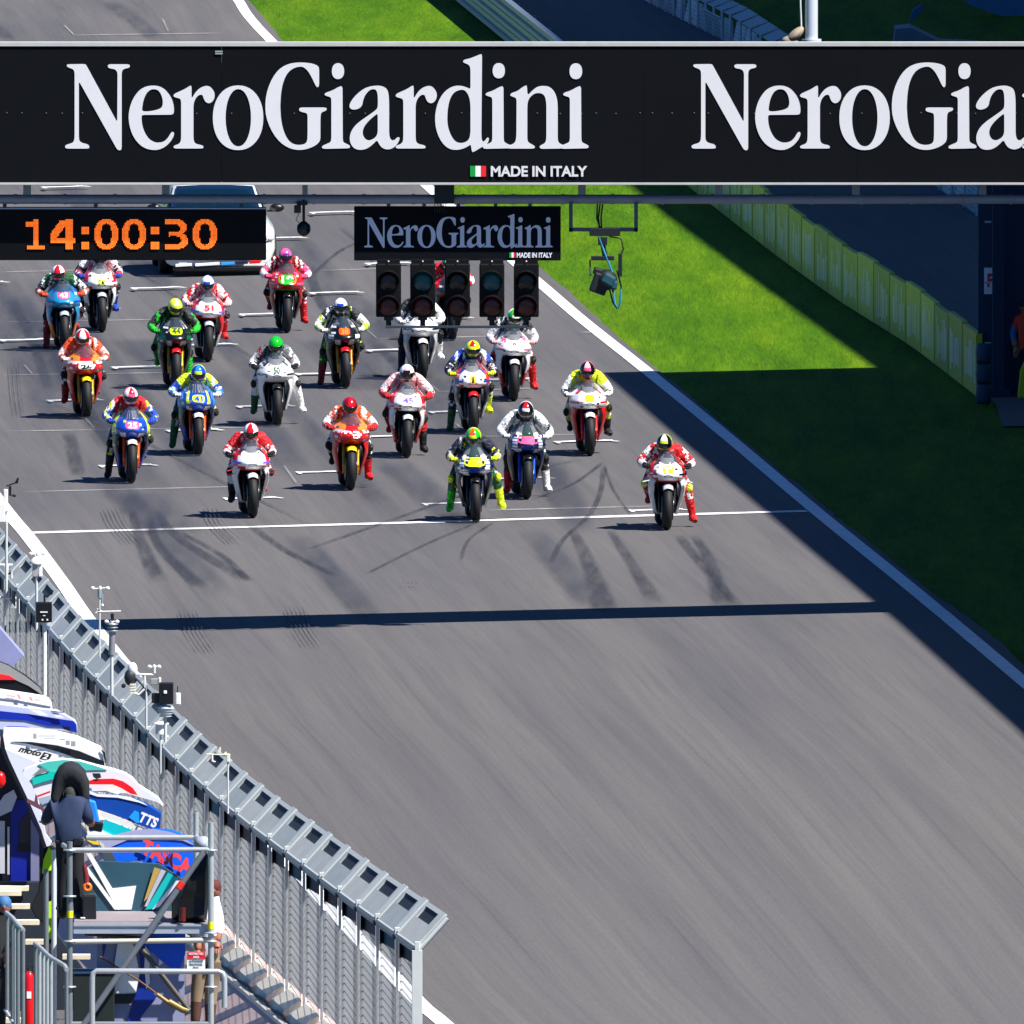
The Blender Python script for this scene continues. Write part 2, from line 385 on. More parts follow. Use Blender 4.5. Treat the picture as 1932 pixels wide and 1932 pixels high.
sk = [([(300, 962), (330, 1010), (470, 1098)], .22, fan), ([(250, 962), (262, 1010), (300, 1100)], .22, fan), ([(285, 975), (300, 1030), (380, 1110)], .2, fan), ([(470, 990), (540, 1040), (640, 1090)], .16), ([(330, 1000), (420, 1050), (470, 1098)], .14),
      ([(1140, 878), (1133, 930), (1110, 975), (1062, 1020), (1040, 1065)], .10), ([(1140, 878), (1158, 925), (1192, 975)], .05), ([(1140, 872), (1080, 915), (1000, 945)], .09), ([(1080, 1000), (1110, 1060), (1145, 1160)], .3, fan), ([(1150, 1000), (1190, 1060), (1240, 1140)], .22, fan), ([(1310, 1010), (1340, 1060), (1365, 1150)], .26, fan), ([(1280, 1010), (1320, 1060), (1400, 1150)], .18),
      ([(575, 1040), (760, 975), (990, 893), (1100, 868)], .13), ([(690, 1085), (800, 1030), (905, 985)], .08), ([(870, 1060), (885, 1020), (935, 985)], .07), ([(20, 740), (200, 800), (400, 900), (600, 1000)], .06), ([(130, 815), (150, 900)], .25), 
      ([(240, 500), (330, 560), (420, 640), (560, 720)], .05), ([(590, 520), (650, 470), (740, 440)], .1), ([(640, 430), (690, 470), (705, 500)], .06), ([(100, 640), (120, 700), (170, 780), (230, 870)], .22), ([(20, 560), (60, 640), (95, 740)], .2), ([(700, 640), (760, 700), (800, 760)], .24), ([(585, 500), (600, 560), (640, 620)], .2)]
gmark('rubber_skid_marks', sk, rub, .013)
br = []
for (a, b2, c2, d, w) in [(-20, 500, 300, 940, .7), (60, 520, 420, 940, .55), (520, 430, 900, 850, .9), (330, 560, 760, 990, .5), (700, 560, 1080, 960, .8), (200, 900, 420, 1130, .6), (560, 1010, 700, 1170, .5), (1000, 1000, 1120, 1150, .5), (100, 330, 330, 560, .6), (200, 0, 300, 78, .5), (-60, 10, 20, 78, .4), (620, 640, 700, 740, 1.0), (860, 640, 960, 740, .8), (250, 640, 330, 720, .8), (0, 560, 120, 800, 1.0), (90, 600, 230, 860, .8), (420, 700, 560, 900, .7), (720, 860, 900, 1010, .7), (250, 930, 330, 1010, 1.0), (1020, 860, 1100, 1010, .6)]:
    br.append(([(a, b2), ((a + c2) / 2 + 4, (b2 + d) / 2), (c2, d)], w))
gmark('rubbered_lanes', br, rub2, .031)
tr = []
for x0, y0, x1, y1, k in [(336, 1156, 376, 1236, 5), (537, 1150, 575, 1226, 5), (192, 964, 236, 1030, 5), (382, 965, 432, 1030, 4), (18, 690, 28, 790, 3), (760, 1106, 762, 1110, 4)]:
    for i in range(k): tr.append(([(x0 + i * 8.0, y0), (lerp(x0, x1, .35) + i * 8.2, lerp(y0, y1, .5)), (x1 + i * 8.5, y1)], .028))
gmark('tyre_tread_marks', tr, rub, .044)
# ------------------------------------------------------------------ lettering outlines (serif word)
def circ(cx, cy, rx, ry, n=28, pw=1.0):
    return [(cx + rx * math.copysign(abs(math.cos(2 * math.pi * i / n)) ** pw, math.cos(2 * math.pi * i / n)), cy + ry * math.copysign(abs(math.sin(2 * math.pi * i / n)) ** pw, math.sin(2 * math.pi * i / n))) for i in range(n)]
gN = [(88,150),(100,142),(262,140),(275,155),(565,690),(568,230),(560,205),(540,188),(500,182),(480,175),(475,155),(488,142),(675,142),(686,158),(678,175),(640,183),(615,195),(607,225),(607,940),(595,955),(570,950),(555,930),(203,300),(203,840),(210,868),(235,885),(280,895),(300,910),(302,930),(290,938),(85,938),(72,925),(75,908),(95,898),(140,885),(158,865),(163,820),(163,230),(158,200),(140,185),(110,175),(92,165)]
ge = [(905,342),(960,350),(1010,375),(1055,425),(1085,480),(1100,545),(1100,600),(1085,618),(800,620),(793,640),(800,720),(825,790),(865,850),(920,880),(965,882),(1010,870),(1045,835),(1070,790),(1088,778),(1102,790),(1098,820),(1070,870),(1020,920),(960,948),(905,952),(840,940),(780,905),(725,840),(690,760),(672,670),(675,590),(695,510),(730,440),(780,380),(840,350)]
geh = [(912,376),(950,385),(980,425),(995,480),(995,520),(985,550),(950,570),(880,585),(820,588),(800,580),(800,555),(812,480),(840,415),(875,383)]
gr_ = [(1255,342),(1266,350),(1266,470),(1300,410),(1345,365),(1400,345),(1440,352),(1470,385),(1485,420),(1482,465),(1460,498),(1430,512),(1400,500),(1382,470),(1372,435),(1355,428),(1330,435),(1300,470),(1284,520),(1284,840),(1290,875),(1310,895),(1370,907),(1380,925),(1370,937),(1105,937),(1094,922),(1105,908),(1145,895),(1165,870),(1168,820),(1168,490),(1160,468),(1135,460),(1105,452),(1094,440),(1105,420),(1150,400),(1205,375)]
gG = [(440,125),(500,128),(560,138),(605,158),(615,185),(615,340),(605,360),(590,355),(575,330),(545,265),(510,205),(470,170),(440,163),(390,172),(340,200),(300,250),(270,330),(255,420),(248,540),(255,660),(275,760),(310,840),(350,885),(400,903),(445,903),(485,892),(503,865),(506,800),(506,620),(495,602),(450,592),(428,582),(425,562),(440,550),(675,550),(688,562),(680,580),(645,592),(630,610),(627,680),(627,850),(610,885),(560,920),(490,945),(420,952),(350,940),(280,905),(215,845),(155,750),(115,640),(106,540),(115,430),(150,320),(200,230),(260,170),(330,138),(390,128)]
gi = [(835,348),(838,860),(848,882),(900,905),(908,920),(898,935),(655,940),(640,928),(645,912),(690,892),(722,878),(730,850),(730,470),(722,452),(680,440),(665,430),(672,412),(740,390),(800,355)]
ga = [(1160,342),(1215,350),(1255,375),(1270,420),(1275,500),(1275,800),(1285,845),(1305,862),(1330,855),(1350,832),(1372,830),(1375,850),(1350,900),(1310,935),(1260,948),(1215,935),(1185,905),(1162,855),(1120,900),(1065,940),(1005,952),(950,940),(915,900),(902,850),(910,790),(945,730),(1000,680),(1080,625),(1150,575),(1168,550),(1170,480),(1165,410),(1150,382),(1125,376),(1090,385),(1050,430),(1030,480),(1022,530),(995,558),(950,572),(915,565),(900,545),(905,510),(945,450),(1010,390),(1075,355)]
gah = [(1168,610),(1168,790),(1150,830),(1110,855),(1080,862),(1045,845),(1024,800),(1030,750),(1060,700),(1110,650),(1150,618)]
gd = [(600,45),(606,60),(600,800),(602,850),(615,875),(635,862),(655,832),(672,838),(668,870),(645,905),(600,925),(522,973),(510,965),(500,895),(470,920),(410,945),(345,952),(285,935),(230,885),(185,800),(163,700),(165,600),(190,500),(235,420),(290,370),(350,345),(410,345),(460,360),(497,378),(497,200),(493,165),(478,145),(440,130),(425,118),(435,100),(500,85),(560,60)]
gdh = [(410,380),(445,388),(475,425),(492,480),(497,540),(497,790),(485,850),(450,878),(400,888),(350,870),(310,810),(283,730),(277,650),(285,540),(310,450),(350,400)]
gn = [(1018,342),(1030,345),(1035,440),(1080,390),(1130,352),(1190,345),(1245,355),(1290,400),(1315,470),(1320,540),(1320,850),(1328,880),(1350,895),(1395,915),(1390,937),(1160,940),(1148,925),(1155,908),(1195,890),(1210,865),(1213,820),(1213,520),(1205,460),(1185,425),(1145,412),(1100,418),(1055,455),(1036,500),(1033,560),(1033,850),(1042,880),(1090,905),(1107,920),(1098,938),(840,938),(840,905),(880,902),(905,890),(922,870),(930,820),(932,480),(925,458),(885,445),(870,435),(880,415),(940,395),(985,360)]
def rnd(lp, it=1):
    for _ in range(it):
        o = []
        for i, p in enumerate(lp):
            q = lp[(i + 1) % len(lp)]; d = math.hypot(q[0] - p[0], q[1] - p[1])
            t = .25 if d < 120 else 18 / d
            o += [(lerp(p[0], q[0], t), lerp(p[1], q[1], t)), (lerp(q[0], p[0], t), lerp(q[1], p[1], t))]
        lp = o
    return lp
def win(k, lp, dx=0): return [((140, 620, 1020)[k] + (x + dx) / 3.864, 120 + y / 3.864) for x, y in lp]
GL = [[win(0, rnd(gN))], [win(0, rnd(ge)), win(0, rnd(geh))], [win(0, rnd(gr_))], [win(0, circ(1705, 647, 238, 305, 40, .93)), win(0, circ(1707, 647, 120, 271, 32, .96))], [win(1, rnd(gG))],
      [win(1, rnd(gi)), win(1, circ(793, 207, 58, 75, 24, .9))], [win(1, rnd(ga)), win(1, rnd(gah))], [win(1, rnd(gr_), 241)], [win(2, rnd(gd)), win(2, rnd(gdh))],
      [win(2, rnd(gi), -27), win(2, circ(764, 203, 58, 72, 24, .9))], [win(2, rnd(gn))], [win(2, rnd(gi), 705), win(2, circ(1491, 208, 60, 75, 24, .9))]]
YG = -31.2                                     # front face of the gantry board
def word(parent, Y, m, ax, ay, sx, sy):
    """letters of the word; pixel = a + s * (source/1.294); each letter one mesh"""
    for i, loops in enumerate(GL):
        ls = []
        for lp in loops:
            ls.append([(lambda w: (w.x, w.z))(W(ax + sx * (x / 1.294), ay + sy * (y / 1.294), Y)) for x, y in lp])
        me = poly_mesh(ls, .004 + .0025 * (i % 2))
        place_mesh(me, 'letter', m, parent, lambda c: Vector((c.x, Y - .006 - c.z * .6, c.y)))
letter_m = M('#dadade', .55, var=.03, scale=2); dark_board = M('#070a10', .7, var=.3, scale=1.2); white_trim = M('#b8b8b6', .5, var=.15)
for _m, _s in ((dark_board, .12), (letter_m, .3)): _m.node_tree.nodes['Principled BSDF'].inputs['Specular IOR Level'].default_value = _s
steel_d = M('#9298a8', .45, .1, var=.15); steel_g = M('#8d95a0', .42, .35, var=.18, scale=9)
black_m = M('#0b0c0f', .5, var=.2); 
gan = thing('overhead_gantry', 'long black advertising gantry spanning the track with big white serif lettering', 'gantry', (0, 0, 0))
X0, X1 = W(-420, 200, YG).x, W(2420, 200, YG).x; zt, zb = W(0, 80, YG).z, W(0, 346, YG).z
mb = MB()
xs = [X0, W(-390, 0, YG).x] ; xs = [W(p, 0, YG).x for p in (-420, 418, 1215, 1618, 2420)]
for a, b2 in zip(xs, xs[1:]): mb.box(((a + b2) / 2, YG + .06, (zt + zb) / 2), (b2 - a - .003, .12, zt - zb - .02)); mb.box(((a + b2) / 2, YG + .97, (zt + zb) / 2 - .16), (b2 - a - .003, 1.68, zt - zb - .36))
mb.build('board', dark_board, gan)
z78, z88 = W(0, 79, YG).z, W(0, 87.5, YG).z; mb = MB(); mb.box(((X0 + X1) / 2, YG + .055, (z78 + z88) / 2), (X1 - X0, .15, z78 - z88)); mb.box(((X0 + X1) / 2, YG - .01, zb - .005), (X1 - X0, .05, .03)); mb.build('trim', white_trim, gan, bevel=.004)
word(gan, YG, letter_m, 0, 0, 1, 1); word(gan, YG, letter_m, 1182, 0, 1, 1)
mb = MB()
for i in range(60):
    p = W(-60 + i * 36 + random.uniform(-8, 8), 214 + random.uniform(-1, 1), YG); mb.ell((p.x, YG - .003, p.z), (.012, .006, .012), None, 4)
mb.build('bolt', M('#343a42', .5), gan)
def made_in_italy(parent, Y, x0, x1, y0, y1, fx0, fx1, m, off=.03):
    a, b2 = W(x0, y1, Y), W(x1, y0, Y)
    text_on('MADE IN ITALY', 'slogan_text', m, parent, ((a.x + b2.x) / 2, Y - .018, (a.z + b2.z) / 2), b2.x - a.x, b2.z - a.z, off)
    for k, c in enumerate(('#0a9a3c', '#f2f2f2', '#e8202c')):
        p, q = W(lerp(fx0, fx1, k / 3), y1, Y), W(lerp(fx0, fx1, (k + 1) / 3), y0, Y); mb = MB()
        mb.box(((p.x + q.x) / 2, Y - .008, (p.z + q.z) / 2), (q.x - p.x - .001, .012, q.z - p.z)); mb.build('flag_band', M(c, .5, var=.05), parent)
made_in_italy(gan, YG, 926, 1108, 313, 333, 887, 917, letter_m)
mb = MB()
for p, q in (((406, 97), (420, 98)), ((406, 101), (420, 101.5))):
    a = W(*p, YG); b2 = W(*q, YG); mb.box(((a.x + b2.x) / 2, YG - .01, a.z), (b2.x - a.x, .01, .018))
mb.build('small_plate', M('#8fa0a4', .5), gan)
# lower tube, hangers
zb2 = W(0, 378, YG).z; mb = MB(); mb.tube([(X0, YG + .35, zb2), (X1, YG + .35, zb2)], .062, steel_d, 14)
for i in range(26):
    x = W(28 + i * 94, 0, YG).x; mb.tube([(x - .02, YG + .35, zb2), (x + .02, YG + .35, zb2)], .07, steel_d, 14)
mb.build('lower_tube', steel_d, gan)
for px in (50, 312, 575, 1098, 1357, 1616, 1855):
    x = W(px, 0, YG).x; mb = MB(); mb.box((x, YG + .38, (zb + zb2) / 2), (.1 if px != 575 else .07, .1, zb - zb2)); mb.build('hanger', steel_d, gan, bevel=.006)
for px in (-330, 2330):
    a = W(px, 0, YG); g0 = gz(a.x, YG); mb = MB()
    for dy in (.15, 1.65): mb.box((a.x, YG + dy, (g0 + zt) / 2), (.35, .3, zt - g0))
    mb.build('leg', steel_g, gan, bevel=.01)
p = W(838, 365, YG); mb = MB(); mb.box((p.x, YG + .2, p.z), (.26, .25, .27)); o = mb.build('junction_box', black_m, gan, bevel=.01)
mb = MB()
for i in range(6):
    x = p.x - .12 + i * .03; mb.tube([(x, YG + .2, p.z - .1), (x + .01 * math.sin(i), YG + .2, p.z - .17), (x - .005, YG + .2, p.z - .26)], .006, black_m, 5)
mb.build('cable', black_m, gan)
# ---- clock
Yc = YG + .29
clk = thing('digital_clock', 'black LED clock board reading 14:00:30 in orange digits under the gantry', 'clock')
a, b2 = W(-120, 491, Yc), W(502, 393, Yc); mb = MB(); mb.box(((a.x + b2.x) / 2, Yc + .2, (a.z + b2.z) / 2), (b2.x - a.x, .4, b2.z - a.z)); mb.build('housing', M('#0c0e11', .5, var=.2), clk, bevel=.01).data.materials[0].node_tree.nodes['Principled BSDF'].inputs['Specular IOR Level'].default_value = .12
p, q = W(-120, 396.5, Yc), W(502, 393, Yc); mb = MB(); mb.box(((p.x + q.x) / 2, Yc + .19, p.z + .02), (q.x - p.x, .42, .012)); mb.build('top_edge', M('#c8ccd0', .5), clk)
for px in (8, 180, 290, 320, 455):
    x = W(px, 0, Yc).x; z0 = W(0, 393, Yc).z; mb = MB(); mb.box((x, Yc + .25, (z0 + zb2) / 2), (.05, .05, abs(zb2 - z0) + .02)); mb.build('bracket', steel_d, clk)
def inell(x, y, cx, cy, rx, ry, pw=2.3): return abs((x - cx) / rx) ** pw + abs((y - cy) / ry) ** pw < 1
def dig(ch, x, y):                       # x 0..1 wide, y 0..1 down
    if ch == '0': return inell(x, y, .5, .5, .5, .5) and not inell(x, y, .5, .5, .22, .36)
    if ch == ':': return .27 < y < .5 or .74 < y < .98
    if ch == '1': return (.38 < x < .68) or (y > .86 and x > .05) or (y < .22 and x < .5 and y > .18 - x * .3 and x > .05) or (x < .5 and .1 < y < .26 and x > .02)
    if ch == '4': return (.6 < x < .88 and (y < 1)) or (.62 < y < .8) or (x < .62 and y < .8 and abs((x) - (.62 - y * .92)) < .19 and y > .05)
    if ch == '3':
        t = inell(x, y, .42, .27, .52, .27) and not (inell(x, y, .36, .3, .3, .14) or (x < .15 and y > .16))
        u = inell(x, y, .42, .72, .58, .28) and not (inell(x, y, .36, .7, .34, .15) or (x < .15 and y < .84))
        return t or u or (.42 < y < .54 and .22 < x < .7) or (y < .14 and x < .5) or (y > .86 and x < .5 and x > .0)
led = M('#ff7420', .5, var=.0, emit=.75); mbs = []
for ch, z0, z1 in [('1', 135, 235), ('4', 265, 395), (':', 427, 467), ('0', 495, 620), ('0', 640, 765), (':', 790, 835), ('3', 865, 985), ('0', 1010, 1138)]:
    mb = MB(); cs = 6.6; nx = max(1, round((z1 - z0) / cs)); ny = 24
    for j in range(ny):
        for i in range(nx):
            if dig(ch, (i + .5) / nx, (j + .5) / ny):
                p = W((z0 + (i + .5) * (z1 - z0) / nx) / 2.778, 324.6 + (247 + (j + .5) * 158 / ny) / 2.778, Yc); mb.box((p.x, Yc - .014, p.z), (.0122, .006, .0122))
    mb.build('digit' if ch != ':' else 'colon', led, clk)
# ---- small sign
Ys = YG + .34
sg = thing('hanging_sign', 'small black sign with serif lettering hung above the start lights', 'sign')
a, b2 = W(668, 491.5, Ys), W(1058, 390, Ys); mb = MB(); mb.box(((a.x + b2.x) / 2, Ys + .1, (a.z + b2.z) / 2), (b2.x - a.x, .2, b2.z - a.z)); mb.build('board', M('#060a12', .65, var=.2), sg, bevel=.006).data.materials[0].node_tree.nodes['Principled BSDF'].inputs['Specular IOR Level'].default_value = .12
letter2 = M('#e6e8f4', .5, var=.03, scale=2)
word(sg, Ys, letter2, 687 - 122.6 * .3605, 466.7 - .355 * 280.3, .3605, .355)
made_in_italy(sg, Ys, 975, 1042, 476.5, 486, 961, 973, letter2, .03)
for px in (733, 800, 865, 935, 1000):
    x = W(px, 0, Ys).x; z0 = b2.z; mb = MB(); mb.box((x, Ys + .12, (z0 + zb2) / 2), (.05, .06, abs(zb2 - z0))); mb.build('bracket', steel_d, sg)
# ---- start lights
lens_c = [('#221412', '#4a0c10'), ('#0a5258', '#4a0c10'), ('#1c1114', '#4a0c10'), ('#0a5258', '#4a0c10'), ('#1b110f', '#4a0c10')]
where = ['leftmost of the five start lights, both lenses dark', 'with a dark green upper lens, left of the middle start light', 'middle one of the five start lights, both lenses dark', 'with a dark green upper lens, right of the middle start light', 'rightmost of the five start lights, both lenses dark']
hous = M('#07080b', .6, var=.15); hous.node_tree.nodes['Principled BSDF'].inputs['Specular IOR Level'].default_value = .2
for k, px in enumerate((733, 797.5, 863, 928, 993)):
    cpx = px; Yl = YG + .3; p = W(cpx, 548, Yl); w = 47.5 / PXM(Yl); h = 101 / PXM(Yl)
    tl = thing('traffic_light', 'black two-lens signal, ' + where[k], 'traffic light', (p.x, Yl, p.z), 0, 'start lights in a row')
    mb = MB(); mb.box((0, .11, 0), (w, .2, h)); mb.build('housing', hous, tl, bevel=.018)
    mb = MB(); mb.box((0, .1, h / 2 + .025), (w * .92, .14, .07)); mb.ell((0, -.0, h / 2 + .03), (.012, .012, .012), M('#c8c8c8', .3), 5); mb.build('mounting_bracket', hous, tl, bevel=.005)
    mb = MB(); mb.tube([(0, .1, -h / 2 + .01), (0, .1, -h / 2 - .13)], .035, None, 10); mb.box((0, .1, -h / 2 - .02), (.12, .1, .05)); mb.build('lower_mount', black_m, tl)
    for j, zz in enumerate((18 / PXM(Yl), -29 / PXM(Yl))):
        r = 18.5 / PXM(Yl); mb = MB(); mb.lathe([(0, -.012), (r * .5, -.008), (r * .85, .0), (r, .014)], None, (0, 0, 0), 'Y', 28)
        ln = mb.build('lens', M(lens_c[k][j], .25, var=.2, scale=60), tl, (0, -.006, zz)); ln.rotation_euler = (0, 0, 0)
        mb = MB(); n = 20
        for i in range(n + 1):
            a2 = math.radians(-25 + 230 * i / n); ln_ = .17 * (.35 + .65 * max(0, math.sin(a2)))
            for rr, yy in ((r * 1.06, -.0), (r * 1.06, -ln_), (r * 1.12, -ln_), (r * 1.12, 0)): mb.v.append((rr * math.cos(a2), yy, rr * math.sin(a2) - (0 if yy == 0 else .01)))
        for i in range(n):
            for q2 in range(4): mb.f.append([i * 4 + q2, i * 4 + (q2 + 1) % 4, (i + 1) * 4 + (q2 + 1) % 4, (i + 1) * 4 + q2]); mb.m.append(0); mb.sm.append(False)
        mb.build('visor', hous, tl, (0, .01, zz))
rail = MB(); a, b2 = W(727, 616.7, YG + .2), W(995, 616.7, YG + .2); rail.box(((a.x + b2.x) / 2, YG + .2, a.z), (b2.x - a.x, .05, .032))
tag(rail.build('cross_rail', M('#3c4650', .45, .4), bevel=.004), 'thin grey steel rail linking the five start lights from below', 'rail')
# ---- round dome camera on a drop pole
dc = thing('dome_camera', 'black dome camera on a drop pole between clock and small sign', 'camera', tuple(W(573, 432, YG + .3)))
z0 = zb2 - W(573, 432, YG + .3).z
mb = MB(); mb.tube([(0, 0, z0), (0, 0, .06)], .018, None, 8); mb.box((-.02, 0, z0 - .05), (.14, .08, .05)); mb.build('pole', black_m, dc)
mb = MB(); mb.ell((0, 0, 0), (.09, .09, .095), None, 12); mb.lathe([(.03, .1), (.085, .05), (.092, .0)], None, (0, 0, 0), 'Z', 18); mb.build('dome', M('#101318', .25), dc)
mb = MB(); mb.box((-.08, 0, .26), (.09, .1, .1)); mb.tube([(-.06, 0, .21), (-.1, 0, .12), (-.03, 0, .05)], .006, None, 5); mb.build('side_box', M('#1a1c20', .5), dc, bevel=.008)
# ---- television camera hanging from a U frame
YV = YG + .25
tv = thing('television_camera', 'remote television camera hanging by cables from a grey U frame over the grass', 'camera', tuple(W(1143, 530, YV)))
O = W(1143, 530, YV); L = lambda px, py, dy=0: W(px, py, YV) - O + Vector((0, dy, 0))
fr = M('#59626e', .5, .3); mb = MB()
for a2, b3 in (((1077, 385), (1077, 434)), ((1200, 385), (1200, 434)), ((1077, 433), (1200, 433))):
    a, b2 = L(*a2), L(*b3); mb.box((a + b2) / 2, (abs(a.x - b2.x) + .05, .05, abs(a.z - b2.z) + .05))
mb.build('frame', fr, tv, bevel=.004)
mb = MB(); a, b2 = L(1112, 445), L(1170, 430); mb.box((a + b2) / 2, (b2.x - a.x, .12, b2.z - a.z)); mb.box(L(1137, 455), (.12, .1, .1)); mb.box(L(1137, 487, 0), (.3, .1, .055)); mb.box(L(1170, 500), (.05, .07, .3)); mb.tube([L(1136, 455), L(1143, 490)], .035, None, 8); mb.tube([L(1113, 490), L(1114, 520)], .012, None, 6); mb.build('pan_head', M('#14181e', .5), tv, bevel=.006)
mb = MB(); mb.ell(L(1143, 528), (.15, .2, .14), None, 10); mb.box(L(1132, 535), (.22, .3, .26), None, Matrix.Rotation(.35, 3, 'Y')); mb.box(L(1128, 512), (.12, .2, .09), None, Matrix.Rotation(.3, 3, 'Y')); mb.build('camera_body', M('#12161c', .55, var=.4, scale=20), tv, bevel=.02)
mb = MB(); mb.box(L(1148, 527, -.12), (.17, .2, .15), None, Matrix.Rotation(.5, 3, 'Y')); mb.box(L(1158, 537, -.1), (.09, .12, .13), None, Matrix.Rotation(.2, 3, 'Y')); mb.build('rain_cover', M('#0a4652', .7, var=.4, scale=20), tv, bevel=.03)
mb = MB()
for pts in (((1132, 385), (1129, 410), (1131, 432)), ((1137, 385), (1134, 410), (1135, 432)), ((1127, 385), (1126, 412), (1133, 432)), ((1150, 446), (1172, 450), (1176, 470), (1168, 488)), ((1150, 545), (1156, 570), (1164, 582), (1170, 572), (1172, 540), (1164, 510))):
    mb.tube([L(*p, -.02) for p in pts], .011, None, 6)
mb.build('cable', black_m, tv)
mb = MB()
for pts in (((1130, 446), (1140, 475), (1158, 520), (1156, 550)), ((1156, 545), (1160, 572), (1166, 582), (1171, 568), (1171, 545))): mb.tube([L(*p, -.04) for p in pts], .013, None, 6)
mb.build('blue_cable', M('#2a8fb8', .5), tv)

# pole standing on top of the gantry with a sandbag at its foot
O = W(1531, 78, YG + .75); pl_ = thing('mast', 'thick pale grey mast standing on top of the gantry at right', 'mast', tuple(O))
mb = MB(); mb.tube([(0, 0, -.35), (0, 0, 1.9)], .083, None, 18); mb.tube([(0, 0, -.12), (0, 0, .03)], .13, None, 18); mb.build('pole', M('#c4ccd6', .4, .1, var=.08), pl_)
mb = MB(); mb.tube([(-.14, -.02, 1.9), (-.145, -.02, .5), (-.13, -.02, .1)], .012, None, 6); mb.build('cable', M('#c8ccc8', .5), pl_)
mb = MB(); mb.ell((0, 0, 0), (.15, .12, .065), None, 9, Matrix.Rotation(-.75, 3, 'Y')); mb.ell((-.07, 0, -.08), (.11, .1, .07), None, 8)
tag(mb.build('sandbag', M('#9a8c78', .85, var=.45, scale=18), loc=tuple(W(1500, 66, YG + .72))), 'small brown sandbag at the foot of the pale mast on the gantry', 'sandbag')
# ------------------------------------------------------------------ right-hand side: hoardings, barriers, stand
TR = lambda y: -.056 * y
hm = [M(c, .6, var=.25, scale=1.5) for c in ('#b0bc22', '#a6b428', '#98a824', '#bcc63a')]; hj = M('#5c6c14', .8); hw = M('#d0d8b0', .6, var=.2, scale=5)
hd = thing('advertising_hoarding', 'green and white advertising hoarding running beside the shaded grass verge', 'hoarding')
P = [];  a0, yy = None, yh0
ys_ = []
y = yh0
while y < G(1180, 262).y: ys_.append(y); y += 3.4
for i, (ya, yb) in enumerate(zip(ys_, ys_[1:])):
    xa, xb = xh(ya), xh(yb); za, zb_ = gz(xa, ya), gz(xb, yb); H = .93 + .03 * math.sin(i * 2.1); mb = MB()
    th = .08; yb2 = yb - .03
    b_ = [(xa, ya, za), (xb, yb2, zb_), (xb + th, yb2, zb_), (xa + th, ya, za)]
    mb.hexa(b_, [(x, y2, z + H) for x, y2, z in b_]); mb.m = [mb.mi(hm[i % 4])] * len(mb.m)
    if i < 34:
        Lx = lambda t: lerp(xa, xb, t) - .006; 
        for k in range(7):
            t = .12 + k * .11 + random.uniform(-.02, .02); w_ = random.choice((.04, .07, .10)); h0 = random.uniform(.1, .25); h1 = random.uniform(.5, .85)
            A = (Lx(t), lerp(ya, yb, t)); B2 = (Lx(t + w_), lerp(ya, yb, t + w_)); g = lerp(za, zb_, t)
            mb.hexa([(A[0], A[1], g + h0), (B2[0], B2[1], g + h0), (B2[0] + .004, B2[1], g + h0), (A[0] + .004, A[1], g + h0)], [(A[0], A[1], g + h1), (B2[0], B2[1], g + h1), (B2[0] + .004, B2[1], g + h1), (A[0] + .004, A[1], g + h1)], hw)
    mb.box((xa + .035, ya + .03, za + H / 2), (.085, .04, H - .04), hj)
    mb.build('board', None, hd)
# steel crash barrier at the top behind the gantry (three rails)
gb = [(1200, 280), (1045, 152), (950, 74), (860, 0), (780, -66)]; gbg = [G(*p) for p in gb]
cb = thing('crash_barrier', 'grey triple-rail steel crash barrier behind the gantry at top', 'barrier'); ab = M('#8f9aa6', .45, .4, var=.2, scale=3)
for h0 in (.16, .43, .70):
    mb = MB(); prof = [(0, -.15), (-.06, -.12), (-.06, -.05), (0, -.02), (0, .02), (-.06, .05), (-.06, .12), (0, .15)]
    for p in gbg:
        for dx, dz in prof: mb.v.append((p.x + dx, p.y, p.z + h0 + dz))
        for dx, dz in prof[::-1]: mb.v.append((p.x + .03 + dx, p.y, p.z + h0 + dz))
    n = 16
    for i in range(len(gbg) - 1):
        for k in range(n): mb.f.append([i * n + k, i * n + (k + 1) % n, (i + 1) * n + (k + 1) % n, (i + 1) * n + k]); mb.m.append(0); mb.sm.append(False)
    mb.build('rail', ab, cb)
mb = MB()
for p, q in zip(gbg, gbg[1:]):
    b_ = [(p.x + .04, p.y, p.z), (q.x + .04, q.y, q.z), (q.x + .1, q.y, q.z), (p.x + .1, p.y, p.z)]; mb.hexa(b_, [(x, y2, z + .8) for x, y2, z in b_])
mb.build('backing', M('#5c6874', .6), cb)
for i in range(14):
    j_ = i / 13 * (len(gbg) - 1); k_ = min(len(gbg) - 2, int(j_)); p = gbg[k_].lerp(gbg[k_ + 1], j_ - k_); mb = MB(); mb.box((p.x + .12, p.y, p.z + .4), (.1, .12, .8)); mb.build('post', ab, cb)
